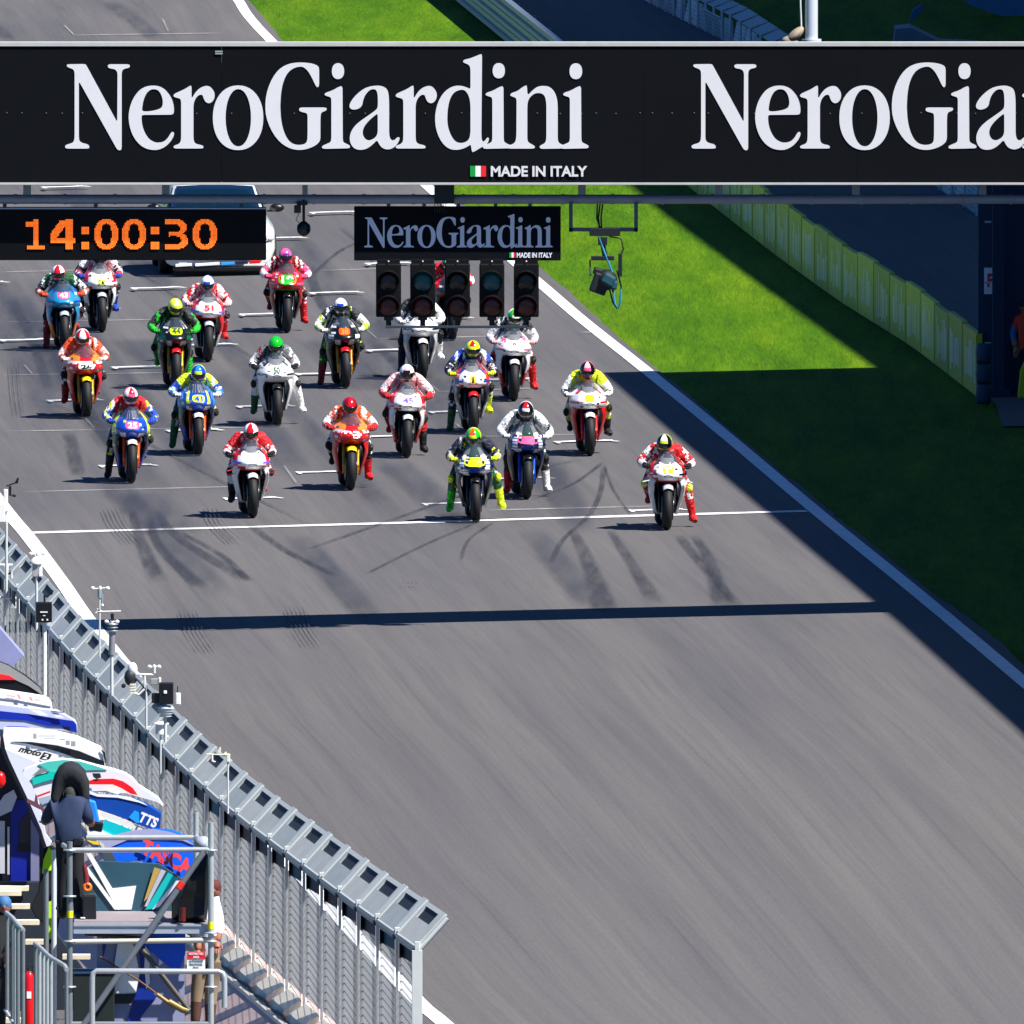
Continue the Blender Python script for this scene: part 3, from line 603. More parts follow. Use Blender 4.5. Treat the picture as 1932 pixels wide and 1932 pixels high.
# tall debris fence in the background
df = thing('debris_fence', 'tall grey wire debris fence behind the service road at top', 'fence')
FB = [G(*p) for p in [(1845, 408), (1600, 235), (1380, 84), (1215, 0), (1100, -60)]]
wm, n, l, b = shader('wire_mesh'); b.inputs['Metallic'].default_value = .3; b.inputs['Roughness'].default_value = .5
tc = n.new('ShaderNodeTexCoord'); bk = n.new('ShaderNodeTexBrick'); mp = n.new('ShaderNodeMapping'); mp.inputs['Rotation'].default_value = (math.pi / 2, 0, 0)
bk.inputs['Color1'].default_value = (.5, .5, .48, 1); bk.inputs['Color2'].default_value = (.62, .62, .6, 1); bk.inputs['Mortar'].default_value = (.9, .9, .88, 1); bk.inputs['Scale'].default_value = 3.2; bk.inputs['Mortar Size'].default_value = .03
sp = n.new('ShaderNodeSeparateXYZ'); cm = n.new('ShaderNodeCombineXYZ'); l.new(tc.outputs['Object'], sp.inputs[0]); l.new(sp.outputs[1], cm.inputs[0]); l.new(sp.outputs[2], cm.inputs[1]); l.new(cm.outputs[0], bk.inputs['Vector']); l.new(bk.outputs['Color'], b.inputs['Base Color'])
N = 44
for i in range(N):
    def fp(t): j_ = min(3.999, t * 4); k_ = int(j_); return FB[k_].lerp(FB[k_ + 1], j_ - k_)
    p, q = fp(i / N), fp((i + 1) / N - .002); mb = MB(); zz = .45
    b_ = [(p.x, p.y, p.z), (q.x, q.y, q.z), (q.x + .03, q.y, q.z), (p.x + .03, p.y, p.z)]; mb.hexa(b_, [(x + .1 * math.sin(i), y2, z + zz) for x, y2, z in b_]); mb.build('mesh_panel', wm, df)
    mb = MB(); mb.tube([(p.x - .02, p.y, p.z), (p.x - .02, p.y, p.z + zz + .12), (p.x + .3, p.y, p.z + zz + .24)], .03, None, 8); mb.build('post', M('#c4c8ca', .45, .3), df)
    mb = MB(); mb.hexa([(p.x - .02, p.y, p.z + zz + .1), (q.x - .02, q.y, q.z + zz + .1), (q.x + .0, q.y, q.z + zz + .1), (p.x, p.y, p.z + zz + .1)], [(p.x + .3, p.y, p.z + zz + .24), (q.x + .3, q.y, q.z + zz + .24), (q.x + .32, q.y, q.z + zz + .24), (p.x + .32, p.y, p.z + zz + .24)]); mb.build('top_flap', M('#9aa2a4', .5, .2, var=.2), df)
# low grey wall pieces and cover at top right
for nm, pts, Y, dp, col, lb, ct in (('concrete_block', [(1685, 105), (1690, 55), (1718, 52), (1775, 80), (1850, 84), (1852, 105)], 160, 2.0, '#6f7f92', 'grey concrete block behind the gantry at top right', 'block'),
                                    ('tarpaulin', [(1716, 42), (1722, 20), (1738, 8), (1742, 12), (1730, 30)], 164, .3, '#1c5f9c', 'small blue tarpaulin on the dark grass at top right', 'tarpaulin'),
                                    ('pale_wall', [(1810, -10), (1930, -20), (2060, -20), (2060, 30), (1900, 34), (1830, 10)], 175, .4, '#4f84b4', 'pale blue wall at the top right corner', 'wall')):
    mb = MB(); mb.slab([W(*p2, Y) for p2 in pts], dp); o = mb.build(nm, M(col, .7, var=.2)); tag(o, lb, ct)
# boundary wall seen dark blue under the gantry on the right
nv = M('#16304f', .7, var=.2, scale=1)
pp = W(1884, 740, 27.0); g0 = gz(pp.x, 27)
mb = MB(); mb.box((0, 0, 2.6), (.19, .19, 5.2)); mb.box((0, 0, .06), (.34, .34, .12))
for i in range(5): mb.box((-.16, -.05, .8 + i * .9), (.1, .03, .03), M('#a8b4bc', .4))
o = mb.build('steel_column', M('#0b2846', .7, .0, var=.1), loc=(pp.x, 27, g0), bevel=.01); tag(o, 'tall blue steel column right of the hoarding, beside the F sign', 'column')
s0 = W(1866, 530, 27.2); fs = thing('letter_sign', 'narrow white sign with a red letter F on the dark blue wall', 'sign', tuple(s0))
mb = MB(); mb.box((0, 0, 0), (.145, .02, .39)); mb.build('panel', M('#f0eef4', .5, var=.04), fs)
text_on('F', 'letter', M('#d81f3c', .5, var=.03), fs, (.012, -.013, .01), .075, .2, .04)
w0 = W(1966, 300, 27.35); wl = MB()
xA, xB = W(1846, 0, 27.35).x, W(2060, 0, 27.35).x
wl.box(((xA + xB) / 2, 27.5, g0 + 2.55), (xB - xA, .25, 5.1)); 
o = wl.build('pit_exit_wall', nv); tag(o, 'dark blue wall standing behind the column and F sign', 'wall')
# long retaining wall behind service road
lw = MB(); A_, B_ = Vector((xh(29) + 3.9, 29, 0)), Vector((xh(175) + 4.6, 175, 0))
for p, q in ((A_, B_),):
    b_ = [(p.x, p.y, gz(p.x, p.y)), (q.x, q.y, gz(q.x, q.y)), (q.x + .3, q.y, gz(q.x, q.y)), (p.x + .3, p.y, gz(p.x, p.y))]; lw.hexa(b_, [(x, y2, z + 1.0) for x, y2, z in b_])
# tyre stack
tsp = G(1856, 762); ts = thing('tyre_stack', 'three blue-wrapped tyres stacked at the end of the hoarding', 'tyre stack', tuple(tsp))
for k in range(3):
    mb = MB(); mb.lathe([(.075, .01), (.095, .0), (.11, .05), (.118, .15), (.11, .25), (.095, .295), (.075, .29)], None, (0, 0, k * .3), 'Z', 20, close=True); mb.build('tyre', M('#123c58', .6, var=.2), ts)
# grandstand that throws the big shade (it stands right of the frame)
cot = 1 / math.tan(ELEV)
def cast_edge(pts, h): return [Vector((p.x + cot * math.cos(AZ) * h, p.y - cot * math.sin(AZ) * h, p.z + h)) for p in pts]
def stand(name, label, edge_px, h, width, y_far=None):
    eg = []
    for p, q in zip(edge_px, edge_px[1:]):
        k_ = max(1, int(math.hypot(q[0] - p[0], q[1] - p[1]) / 14)) if h < 15 else 1
        eg += [G(lerp(p[0], q[0], i / k_), lerp(p[1], q[1], i / k_)) for i in range(k_)]
    eg.append(G(*edge_px[-1])); eg.sort(key=lambda p: p.y)
    ce = cast_edge(eg, h); th = thing(name, label, 'grandstand'); mb = MB()
    for p, q in zip(ce, ce[1:]):
        b_ = [(p.x, p.y, p.z - .15), (q.x, q.y, q.z - .15), (q.x + width, q.y, q.z - .15), (p.x + width, p.y, p.z - .15)]
        mb.hexa(b_, [(x, y2, z + .3) for x, y2, z in b_])
    mb.build('roof', M('#9aa0a6', .5, .3), th); n = 6
    mb = MB()
    for k in range(5):
        for p, q in zip(ce, ce[1:]):
            x0 = max(p.x, q.x) + 1 + k * 2.2; b_ = [(x0, p.y, gz(x0, p.y)), (x0, q.y, gz(x0, q.y)), (x0 + 2.2, q.y, gz(x0, q.y)), (x0 + 2.2, p.y, gz(x0, p.y))]
            mb.hexa(b_, [(x, y2, z + 1.5 + k * .9) for x, y2, z in b_])
    mb.build('tier', M('#8a8f94', .8), th)
    for k in range(n):
        t = k / (n - 1); p = ce[0].lerp(ce[-1], t); x0 = p.x + width - 2; g_ = gz(x0, p.y); mb = MB(); mb.box((x0, p.y, (g_ + p.z) / 2), (.4, .4, p.z - g_ - .2)); mb.build('column', M('#8a8f94', .5), th)
    return th
stand('grandstand', 'near covered grandstand right of the track that shades its edge', [(1145, 703), (1280, 818), (1540, 1038), (1700, 1170), (1932, 1378), (2150, 1600), (2300, 1740)], 13, 26)
stand('grandstand', 'farther tall grandstand shading the grass verge behind the gantry', [(1665, 695), (1400, 503), (1260, 400), (1195, 345), (920, 78), (860, 0), (700, -160)], 17.5, 24)
# marshal at the right edge
# ------------------------------------------------------------------ racing motorcycles and riders
C_ = {'R': '#cf1420', 'r': '#8e1018', 'W': '#f2f2f2', 'K': '#0b0c0f', 'k': '#23262c', 'O': '#f0501c', 'o': '#ff8a2a', 'B': '#1546b8', 'b': '#2a86e0', 'N': '#0d1433', 'Y': '#d8f01e', 'y': '#f2c81c', 'G': '#12b81e', 'g': '#0a5c2c', 'P': '#ff5a8c', 'p': '#e8b8bc', 'S': '#b8bcc4', 's': '#6c7078', 'V': '#7a5ae0', 'T': '#1e86b8', 'L': '#6a2c9c'}
def cm(k, rough=.32, coat=.5): return M(C_[k], rough, 0, .04, 9, coat)
CLD = {}
def cl(k):
    if k in CLD: return CLD[k]
    m = M(C_[k], .55, 0, .16, 15); n, l = m.node_tree.nodes, m.node_tree.links
    tc = n.new('ShaderNodeTexCoord'); t = n.new('ShaderNodeTexNoise'); t.inputs['Scale'].default_value = 13; t.inputs['Detail'].default_value = 3; t.inputs['Distortion'].default_value = 1.5
    bp = n.new('ShaderNodeBump'); bp.inputs['Strength'].default_value = 1; bp.inputs['Distance'].default_value = .045
    l.new(tc.outputs['Object'], t.inputs['Vector']); l.new(t.outputs['Fac'], bp.inputs['Height']); l.new(bp.outputs[0], n['Principled BSDF'].inputs['Normal']); CLD[k] = m; return m
rub_m = M('#101114', .7, var=.25, scale=30); dark_m = M('#0a0b0d', .5, .2, .2); disc_m = M('#8c8f92', .3, .9, .1); sil = M('#b4b8bc', .3, .8, .1); gold = M('#c88a2a', .3, .7, .1)
Wt = [(.645, .20), (.665, .25), (.69, .268), (.73, .272), (.78, .275), (.82, .268), (.87, .25), (.91, .225), (.95, .19), (.99, .155), (1.02, .12)]
Yt = [(.645, .02), (.67, -.03), (.70, -.09), (.74, -.135), (.78, -.12), (.82, -.07), (.87, -.01), (.91, .06), (.95, .14), (.99, .21), (1.02, .27)]
def fy(x, z):
    w = interp(Wt, max(.645, min(1.02, z))); u = min(1, abs(x) / w); return interp(Yt, max(.645, min(1.02, z))) + .36 * u ** 2.6
def star(mx, side, stripe, edge, kind=''):
    sd = ord(mx) * 3.7 + ord(side) * 1.3 + ord(stripe) * .9 + len(kind)
    def f(u, v):
        h_ = math.sin(sd + int(u * 14) * 91.7 + int(v * 17) * 37.3) * 43758.5; h_ -= math.floor(h_); x = abs(u * 2 - 1)
        if h_ < .13 and x > .3: return cm(('k', stripe, 'W', side, 's')[int(h_ * 38) % 5])
        return f0(u, v)
    def f0(u, v):
        x = abs(u * 2 - 1); z = lerp(.645, 1.02, v); sgn = u > .5
        if kind == 'band':                     # orange top, white belt, red nose
            if z > .85: return cm(side if x > .3 else mx)
            if z > .80: return cm('W')
            return cm(mx if x < .8 else ('r' if z < .73 else mx))
        if kind == 'dark':
            if z > .9 and .45 < x < .8: return cm('W')
            if .74 < z < .80 and .55 < x < .85: return cm(stripe)
            if z < .73 and .2 < x < .5: return cm('S')
            return cm(mx if z > .69 else edge)
        if kind == 'blue':
            if .45 < x < .6 and .74 < z < .93: return cm(stripe)
            if .38 < x < .62 and .74 < z <= .78: return cm(stripe)
            if z > .90 and x < .35: return cm('W' if (int(u * 26) % 2) else mx)
            if z < .71 and .3 < x < .62: return cm('W')
            return cm(mx if x < .8 else side)
        if kind == 'yam':
            if .28 < x < .66 and z > .84: return cm('W')
            if z < .70 and .3 < x < .8: return cm('W')
            if .5 < x < .75 and .70 < z < .86: return cm('W' if (z * 50) % 2 < 1.3 else 'B')
            if x < .3 and .69 < z < .745: return cm('B')
            if x < .4 and z > .88: return cm('g')
            return cm(mx)
        if z < .668: return cm(edge)
        if z < .71: return cm(mx if x < .45 or .72 < x < .9 else side)
        if .745 < z < .775 and x > .48: return cm(stripe)
        if .87 < z < .95 and abs(x - (.72 - (z - .87) * 3)) < .09: return cm('k' if stripe in 'NVK' else stripe)
        lim = .70 - max(0, z - .84) * 1.5
        if x > lim and z > .71: return cm(side if x < .93 else mx)
        if z > .97: return cm('s' if x < .3 else mx)
        return cm(mx)
    return f
screen_m = M('#48505c', .15, 0, .0, coat=.6, scale=3.3); screen_m.node_tree.nodes['Principled BSDF'].inputs['Alpha'].default_value = .38
def make_bike(rd, root):
    mx, side, stripe, edge, lower, low2, fend, forkc, tankc, platec, number, numc = rd['paint']
    # wheels
    for nm, y0, R, w in (('front_wheel', 0, .30, .062), ('rear_wheel', 1.42, .318, .098)):
        mb = MB(); prof = [(R - .1, -w * .78), (R - .055, -w), (R - .02, -w * .78), (R - .003, -w * .32), (R, 0), (R - .003, w * .32), (R - .02, w * .78), (R - .055, w), (R - .1, w * .78)]
        mb.lathe(prof, None, (0, 0, 0), 'X', 30, close=True); wh = mb.build('tyre', rub_m)
        wh.name = nm; wh.parent = root; wh.location = (0, y0, R)
        mb = MB(); mb.lathe([(R - .1, -w * .7), (R - .115, -w * .5), (R - .115, w * .5), (R - .1, w * .7)], None, (0, 0, 0), 'X', 24)
        for k in range(5):
            a = 2 * math.pi * k / 5; mb.tube([(0, .02 * math.cos(a), .02 * math.sin(a)), (0, (R - .11) * math.cos(a), (R - .11) * math.sin(a))], .014, None, 6)
        mb.tube([(-w, 0, 0), (w, 0, 0)], .03, None, 10); mb.build('rim', dark_m if rd.get('rim') is None else cm(rd['rim']), wh)
        if y0 == 0:
            mb = MB()
            for sx in (-1, 1): mb.lathe([(.07, sx * .075), (.165, sx * .075), (.165, sx * .082), (.07, sx * .082)], None, (0, 0, 0), 'X', 24, close=True)
            mb.build('brake_disc', disc_m, wh)
    # fender
    mb = MB()
    mb.grid(lambda u, v: (lambda a, x: Vector((x, -(.335 - .03 * (abs(x) / .075) ** 2) * math.cos(a), .30 + (.335 - .045 * (abs(x) / .085) ** 2) * math.sin(a))))(math.radians(56 + 66 * v), (u * 2 - 1) * .074), 8, 12)
    o = mb.build('front_fender', cm(fend), root); sm = o.modifiers.new('solid', 'SOLIDIFY'); sm.thickness = .006
    for sx in (-1, 1):
        mb = MB(); mb.tube([(sx * .098, .0, .29), (sx * .098, .10, .50)], .026, None, 10); mb.tube([(sx * .098, .10, .48), (sx * .105, .26, .84)], .032, None, 10); mb.box((sx * .098, .03, .3), (.04, .1, .12)); mb.build('fork_leg', M(C_[forkc], .3, .6, .1) if forkc != 'gold' else gold, root)
    # core: radiator, engine, frame
    mb = MB(); mb.box((0, .36, .56), (.27, .06, .3)); mb.box((0, .62, .5), (.3, .45, .38)); mb.box((0, .8, .34), (.26, .5, .2)); mb.box((0, .3, .72), (.24, .3, .18)); mb.build('engine', dark_m, root, bevel=.02)
    for sx in (-1, 1):
        mb = MB(); mb.tube([(sx * .15, .85, .42), (sx * .14, 1.2, .36), (sx * .125, 1.42, .318)], [.04, .035, .03], None, 8); mb.build('swingarm', sil, root)
    # upper fairing
    mb = MB(); pat = star(mx, side, stripe, edge, rd.get('pat', ''))
    def f(u, v):
        z = lerp(.645, 1.02, v); w = interp(Wt, z); x = (u * 2 - 1); s = math.copysign(abs(x) ** .85, x) * w
        return Vector((s, fy(s, z), z))
    mb.grid(f, 40, 26, mf=pat)
    for sx in (-1, 1):        # flanks running back
        mb.grid(lambda u, v: (lambda z, w: Vector((sx * lerp(w, w * .86 + .02, u ** 1.5), fy(w, z) + u * .42, z - .03 * u)))(lerp(.66, .9, v), interp(Wt, lerp(.66, .9, v))), 5, 8, cm(side))
    o = mb.build('upper_fairing', None, root); q = o.modifiers.new('solid', 'SOLIDIFY'); q.thickness = .008; q.offset = -1
    # intake
    mb = MB(); ring = [(.062 * math.cos(t * math.pi / 9), .735 + .022 * math.sin(t * math.pi / 9)) for t in range(18)]
    mb.v = [(x, fy(x, z) - .010, z) for x, z in ring] + [(x * .8, fy(x, z) + .0, .735 + (z - .735) * .75) for x, z in ring]
    for i in range(18): mb.f.append([i, (i + 1) % 18, 18 + (i + 1) % 18, 18 + i]); mb.m.append(0); mb.sm.append(False)
    mb.f.append(list(range(18, 36))); mb.m.append(0); mb.sm.append(False)
    mb.build('air_intake', M('#050507', .6, var=0), root)
    # windscreen
    mb = MB(); mb.grid(lambda u, v: (lambda z, w: Vector(((u * 2 - 1) * w, fy(0, .9) + (z - .9) * 1.3 + .2 * abs(u * 2 - 1) ** 2.2 - .015, z)))(lerp(.90, 1.07, v), lerp(.17, .10, v)), 12, 6)
    o = mb.build('windscreen', screen_m, root); q = o.modifiers.new('solid', 'SOLIDIFY'); q.thickness = .004
    # number plate and number
    pw, ph, pz = rd.get('plate', (.115, .07, .79)); pz += .025 + (.01 if rd.get('pat') == 'band' else 0); mb = MB(); n = 22
    pl = [(pw * math.copysign(abs(math.cos(2 * math.pi * i / n)) ** .6, math.cos(2 * math.pi * i / n)), pz + ph * math.copysign(abs(math.sin(2 * math.pi * i / n)) ** .6, math.sin(2 * math.pi * i / n))) for i in range(n)]
    for rr in (0.0, .5, 1.0):
        for x, z in pl: xx = x * rr; zz = pz + (z - pz) * rr; mb.v.append((xx, fy(xx, zz) - .006, zz))
    for a in range(2):
        for i in range(n): mb.f.append([a * n + i, a * n + (i + 1) % n, (a + 1) * n + (i + 1) % n, (a + 1) * n + i]); mb.m.append(0); mb.sm.append(True)
    pt = mb.build('number_plate', cm(platec), root)
    if number:
        me = text_mesh(number, 1, .03, .001); w = pw * 1.35 if len(number) > 1 else pw * .7; h = ph * 1.5; sx, sz = w / me['w'], h / me['h']
        place_mesh(me, 'number', cm(numc), pt, lambda c: Vector((c.x * sx, fy(c.x * sx, pz + c.y * sz) - .012 - max(0, c.z), pz + c.y * sz)))
    # lower fairing
    for sx in (-1, 1):
        mb = MB()
        def lf(u, v):
            z = lerp(.20, .70, v); fr = .10 + .22 * (1 - v) ** 1.5; wo = lerp(.17, .262, min(1, v * 1.6)); wi = lerp(.125, .20, min(1, v * 1.4)) - .05 * max(0, v - .75) / .25
            t = u * 1.9
            if t < 1: return Vector((sx * lerp(wi, wo, t ** .7), fr + .22 * t * t, z))
            return Vector((sx * lerp(wo, wo * .78, (t - 1) / .9), fr + .22 + (t - 1) * .75, z))
        mb.grid(lf, 12, 12, mf=lambda u, v: cm('k' if (math.sin(int(u * 6) * 7.1 + int(v * 8) * 3.3 + ord(mx)) > .86) else low2) if (v < .42 + .25 * u) else cm(lower))
        o = mb.build('side_fairing', None, root); q = o.modifiers.new('solid', 'SOLIDIFY'); q.thickness = .008
    mb = MB(); mb.grid(lambda u, v: Vector(((u * 2 - 1) * .15, .42 + v * .6, .185 + .06 * (u * 2 - 1) ** 2)), 8, 6); o = mb.build('belly_pan', cm(low2), root); q = o.modifiers.new('solid', 'SOLIDIFY'); q.thickness = .01
    if rd.get('wing'):
        for sx in (-1, 1):
            for zz in (.66, .60):
                mb = MB(); mb.box((sx * .30, .1 + (.66 - zz), zz), (.10, .09, .012), None, Matrix.Rotation(sx * .25, 3, 'Y')); mb.build('winglet', cm(rd['wing']), root, bevel=.004)
    # tank, tail, bars, pegs, exhaust
    mb = MB(); mb.ell((0, .62, .86), (.17, .3, .13), None, 10); mb.build('tank', cm(tankc), root)
    mb = MB(); b_ = [(-.13, .85, .78), (.13, .85, .78), (.05, 1.62, .92), (-.05, 1.62, .92)]; mb.hexa(b_, [(-.12, .9, .87), (.12, .9, .87), (.05, 1.6, 1.0), (-.05, 1.6, 1.0)]); mb.build('tail', cm(mx), root, bevel=.02)
    mb = MB()
    for sx in (-1, 1): mb.tube([(sx * .10, .27, .855), (sx * .34, .31, .845)], .014, None, 8); mb.tube([(sx * .16, .21, .85), (sx * .32, .225, .84)], .006, None, 6)
    mb.tube([(-.10, .27, .855), (.10, .27, .855)], .02, None, 8); mb.build('handlebar', dark_m, root)
    for sx in (-1, 1): mb = MB(); mb.tube([(sx * .13, 1.03, .38), (sx * .23, 1.03, .37)], .013, None, 8); mb.build('footpeg', sil, root)
    mb = MB(); mb.tube([(.12, .6, .3), (.17, .9, .28), (.19, 1.25, .42), (.19, 1.45, .47)], [.03, .035, .05, .055], None, 12); mb.build('exhaust', M('#6a6258', .35, .9, .2), root)
def smooth_path(pts, rs, k=4):
    P = []; R = []
    pts = [Vector(p) for p in pts]
    for i in range(len(pts) - 1):
        p0 = pts[max(0, i - 1)]; p1 = pts[i]; p2 = pts[i + 1]; p3 = pts[min(len(pts) - 1, i + 2)]
        for j in range(k):
            t = j / k; P.append(.5 * ((2 * p1) + (p2 - p0) * t + (2 * p0 - 5 * p1 + 4 * p2 - p3) * t * t + (3 * p1 - p0 - 3 * p2 + p3) * t ** 3)); R.append(lerp(rs[i], rs[i + 1], t))
    P.append(pts[-1]); R.append(rs[-1]); return P, R
def boot(name, parent, shin, ankle, toe, m):
    shin, ankle, toe = Vector(shin), Vector(ankle), Vector(toe); f = (toe - ankle); heel = ankle - f * .28; heel.z = min(ankle.z, toe.z + .05) - .03
    mb = MB(); P, R = smooth_path([shin, shin.lerp(ankle, .6), ankle, ankle.lerp(heel, .3) - Vector((0, 0, .02))], [.064, .056, .05, .048]); mb.tube(P, R, None, 12)
    P, R = smooth_path([heel, ankle.lerp(toe, .35) - Vector((0, 0, .02)), ankle.lerp(toe, .8), toe], [.038, .05, .046, .03]); mb.tube(P, R, None, 12)
    return mb.build(name, m, parent)
def glove(parent, wrist, grip, sx, m):
    """palm and five fingers closed round the grip (grip runs along X)"""
    w, g = Vector(wrist), Vector(grip); d = (g - w).normalized(); mb = MB()
    P, R = smooth_path([w - d * .05, w, w + d * .05, g + Vector((0, .015, .02))], [.042, .034, .04, .034]); mb.tube(P, R, None, 10)
    for k in range(4):
        x = g.x + sx * (-.036 + k * .023); ln = (.9, 1, .95, .8)[k]
        P, R = smooth_path([(x, g.y + .015, g.z + .03), (x, g.y - .025 * ln, g.z + .024), (x, g.y - .034 * ln, g.z - .006), (x, g.y - .01, g.z - .024 * ln)], [.012, .011, .010, .008], 3); mb.tube(P, R, None, 7)
    P, R = smooth_path([(g.x - sx * .035, g.y + .03, g.z + .01), (g.x - sx * .05, g.y + .01, g.z - .012), (g.x - sx * .03, g.y - .012, g.z - .022)], [.014, .012, .009], 3); mb.tube(P, R, None, 7)
    return mb.build('glove', m, parent)
def helmet(parent, c, base, acc, acc2, tilt=0.0, yaw=0.0):
    mb = MB(); R = Vector((.112, .135, .128)); nu, nv = 24, 18
    def f(u, v):
        a = u * 2 * math.pi; ph = v * math.pi; x = math.sin(ph) * math.sin(a); y = -math.sin(ph) * math.cos(a); z = math.cos(ph)
        r = 1.0; 
        if z < 0: x *= 1 - .18 * (-z) ** 1.2; y = y * (1 - .04 * -z) - .12 * (-z) * (1 if y < .2 else 0)
        return Vector((R.x * x, R.y * y * r, R.z * max(z, -.88)))
    def mf(u, v):
        a = (u * 2 * math.pi + math.pi) % (2 * math.pi) - math.pi; z = math.cos(v * math.pi)
        if z > .45 and abs(a) < .5: return cm(acc2, .15, 1)
        if z > .2 and .5 <= abs(a) < 1.25: return cm(acc, .15, 1)
        if z < -.45: return cm(acc, .15, 1)
        return cm(base, .15, 1)
    mb.grid(f, nu, nv, mf=mf); rot = Matrix.Rotation(yaw, 3, 'Z') @ Matrix.Rotation(tilt, 3, 'X')
    o = mb.build('helmet', None, parent, weld=True); o.location = c; o.rotation_euler = (tilt, 0, yaw)
    mb = MB(); mb.grid(lambda u, v: (lambda a, z: Vector((R.x * 1.035 * math.sin(a) * math.sqrt(max(0, 1 - z * z)), -R.y * 1.05 * math.cos(a) * math.sqrt(max(0, 1 - z * z)) - .012, R.z * z)))(math.radians(lerp(-68, 68, u)), lerp(-.34, .22, v)), 14, 6)
    vo = mb.build('visor', M('#0c0f14', .08, .2, 0, coat=1.0), o); q = vo.modifiers.new('solid', 'SOLIDIFY'); q.thickness = .005
    mb = MB(); mb.box((0, -.148, -.08), (.07, .015, .03)); mb.build('chin_vent', M('#1a1c20', .4), o, bevel=.004)
    return o
def make_rider(rd, root, org, yaw):
    """root at the front contact point, same frame as the bike"""
    s = rd['suit']       # torso, shoulder, upper arm, forearm, thigh, shin
    rg = random.Random(rd['n']); dz = rd.get('up', rg.uniform(-.035, .03)); hx_ = rd.get('hx', rg.uniform(-.03, .03)); rd.setdefault('elbow', .36 + rg.uniform(-.025, .03)); rd.setdefault('hy', rg.uniform(-.25, .25)); rd.setdefault('ht', .28 + rg.uniform(-.14, .1))
    J = {'pelvis': ((0, 1.02, .93), .15), 'waist': ((0, .86, .99 + dz * .4), .135), 'chest': ((hx_ * .5, .62, 1.07 + dz * .8), (.17, .12)), 'neck': ((hx_, .50, 1.13 + dz), .075), 'head': ((hx_, .42, 1.18 + dz), .085)}
    B = [('pelvis', 'waist'), ('waist', 'chest'), ('chest', 'neck'), ('neck', 'head')]
    gl = []; bt = []
    for sx, nm, leg in ((-1, 'l', rd['legs'][0]), (1, 'r', rd['legs'][1])):
        ew = rd.get('elbow', .36)
        J['sh' + nm] = ((sx * .175 + hx_ * .6, .58, 1.10 + dz), .085); J['el' + nm] = ((sx * ew * .97, .56, .90 + dz * .5), .062); J['wr' + nm] = ((sx * .305, .36, .865), .048)
        B += [('chest', 'sh' + nm), ('sh' + nm, 'el' + nm), ('el' + nm, 'wr' + nm)]; gl.append((J['wr' + nm][0], (sx * .28, .29, .85), sx))
        if leg is None:
            hip, kn, an, toe = (sx * .11, 1.0, .87), (sx * .27, .60, .60), (sx * .20, 1.05, .42), (sx * .235, .86, .335)
        else:
            F = W(leg[0], leg[1], org.y + .78); lo = Matrix.Rotation(-yaw, 3, 'Z') @ (F - org); lo.z = max(.03, lo.z + .03)
            an = Vector((lo.x, lo.y, lo.z + .09)); toe = (lo.x + sx * .035, lo.y - .19, max(.035, lo.z + .0)); hip = Vector((sx * .12, 1.0, .85))
            mid = (hip + an) / 2; dl = (an - hip).length; bend = math.sqrt(max(.0, .43 ** 2 - (dl / 2) ** 2)) if dl < .86 else 0
            kn = mid + Vector((sx * .25, -1, .15)).normalized() * max(bend, .05); hip, an, kn = tuple(hip), tuple(an), tuple(kn)
        J['hip' + nm] = (hip, .098); J['kn' + nm] = (kn, .068); J['sn' + nm] = (tuple(Vector(kn).lerp(Vector(an), .35)), .06); J['an' + nm] = (an, .04)
        B += [('pelvis', 'hip' + nm), ('hip' + nm, 'kn' + nm), ('kn' + nm, 'sn' + nm), ('sn' + nm, 'an' + nm)]
        bt.append((Vector(kn).lerp(Vector(an), .45), an, toe, nm, kn))
    accs = rd.get('acc', 'W' if s[0] not in 'W' else 'K'); seed = len(rd['b']) * 7.31 + ord(rd['n'][0])
    def mf(a, b2, t, c):
        hsh = math.sin(seed + int(t * 7) * 12.9 + ord(b2[0]) * 3.1 + (ord(b2[-1])) * 1.7 + int(c.x * 26) * 4.7) * 43758.5
        if (hsh - math.floor(hsh)) < .31 and b2[:2] in ('el', 'wr', 'sh', 'kn', 'sn', 'ch'): return cl(accs[int(abs(hsh)) % len(accs)])
        return mf0(a, b2, t, c)
    def mf0(a, b2, t, c):
        key = a[:2] if b2[:2] not in ('sh',) else 'sh'
        if b2[:2] == 'an' or b2[:2] == 'sn': return cl(s[5])
        if b2[:2] == 'kn': return cl(s[4] if t < .8 else s[5])
        if b2[:2] == 'wr': return cl(s[3])
        if b2[:2] == 'el': return cl(s[2] if t > .3 else s[1])
        if b2[:2] == 'sh': return cl(s[1])
        if b2 in ('neck', 'head'): return cl(s[0])
        return cl(s[0])
    body = skin('leather_suit', J, B, 'pelvis', mf, root, sub=2)
    helmet(root, (hx_, .385, 1.20 + dz), *rd['helmet'], tilt=rd.get('ht', .28), yaw=rd.get('hy', 0))
    mb = MB(); mb.ell((0, .78, 1.14 + dz * .6), (.1, .2, .06), None, 8, Matrix.Rotation(-.35, 3, 'X')); mb.build('back_hump', cl(s[1]), root)
    gm = cl(rd.get('glove', 'K'))
    for w, g, sx in gl: glove(root, w, g, sx, gm)
    for i, (sh, an, toe, nm, kn) in enumerate(bt):
        boot('boot', root, sh, an, toe, cl(rd['boots'][i]))
        mb = MB(); k_ = Vector(kn); mb.ell(k_ + Vector(((-1, 1)[i] * .035, -.035, -.0)), (.045, .035, .06), None, 7); mb.build('knee_slider', cl(rd.get('slid', 'K')), root)
    return body
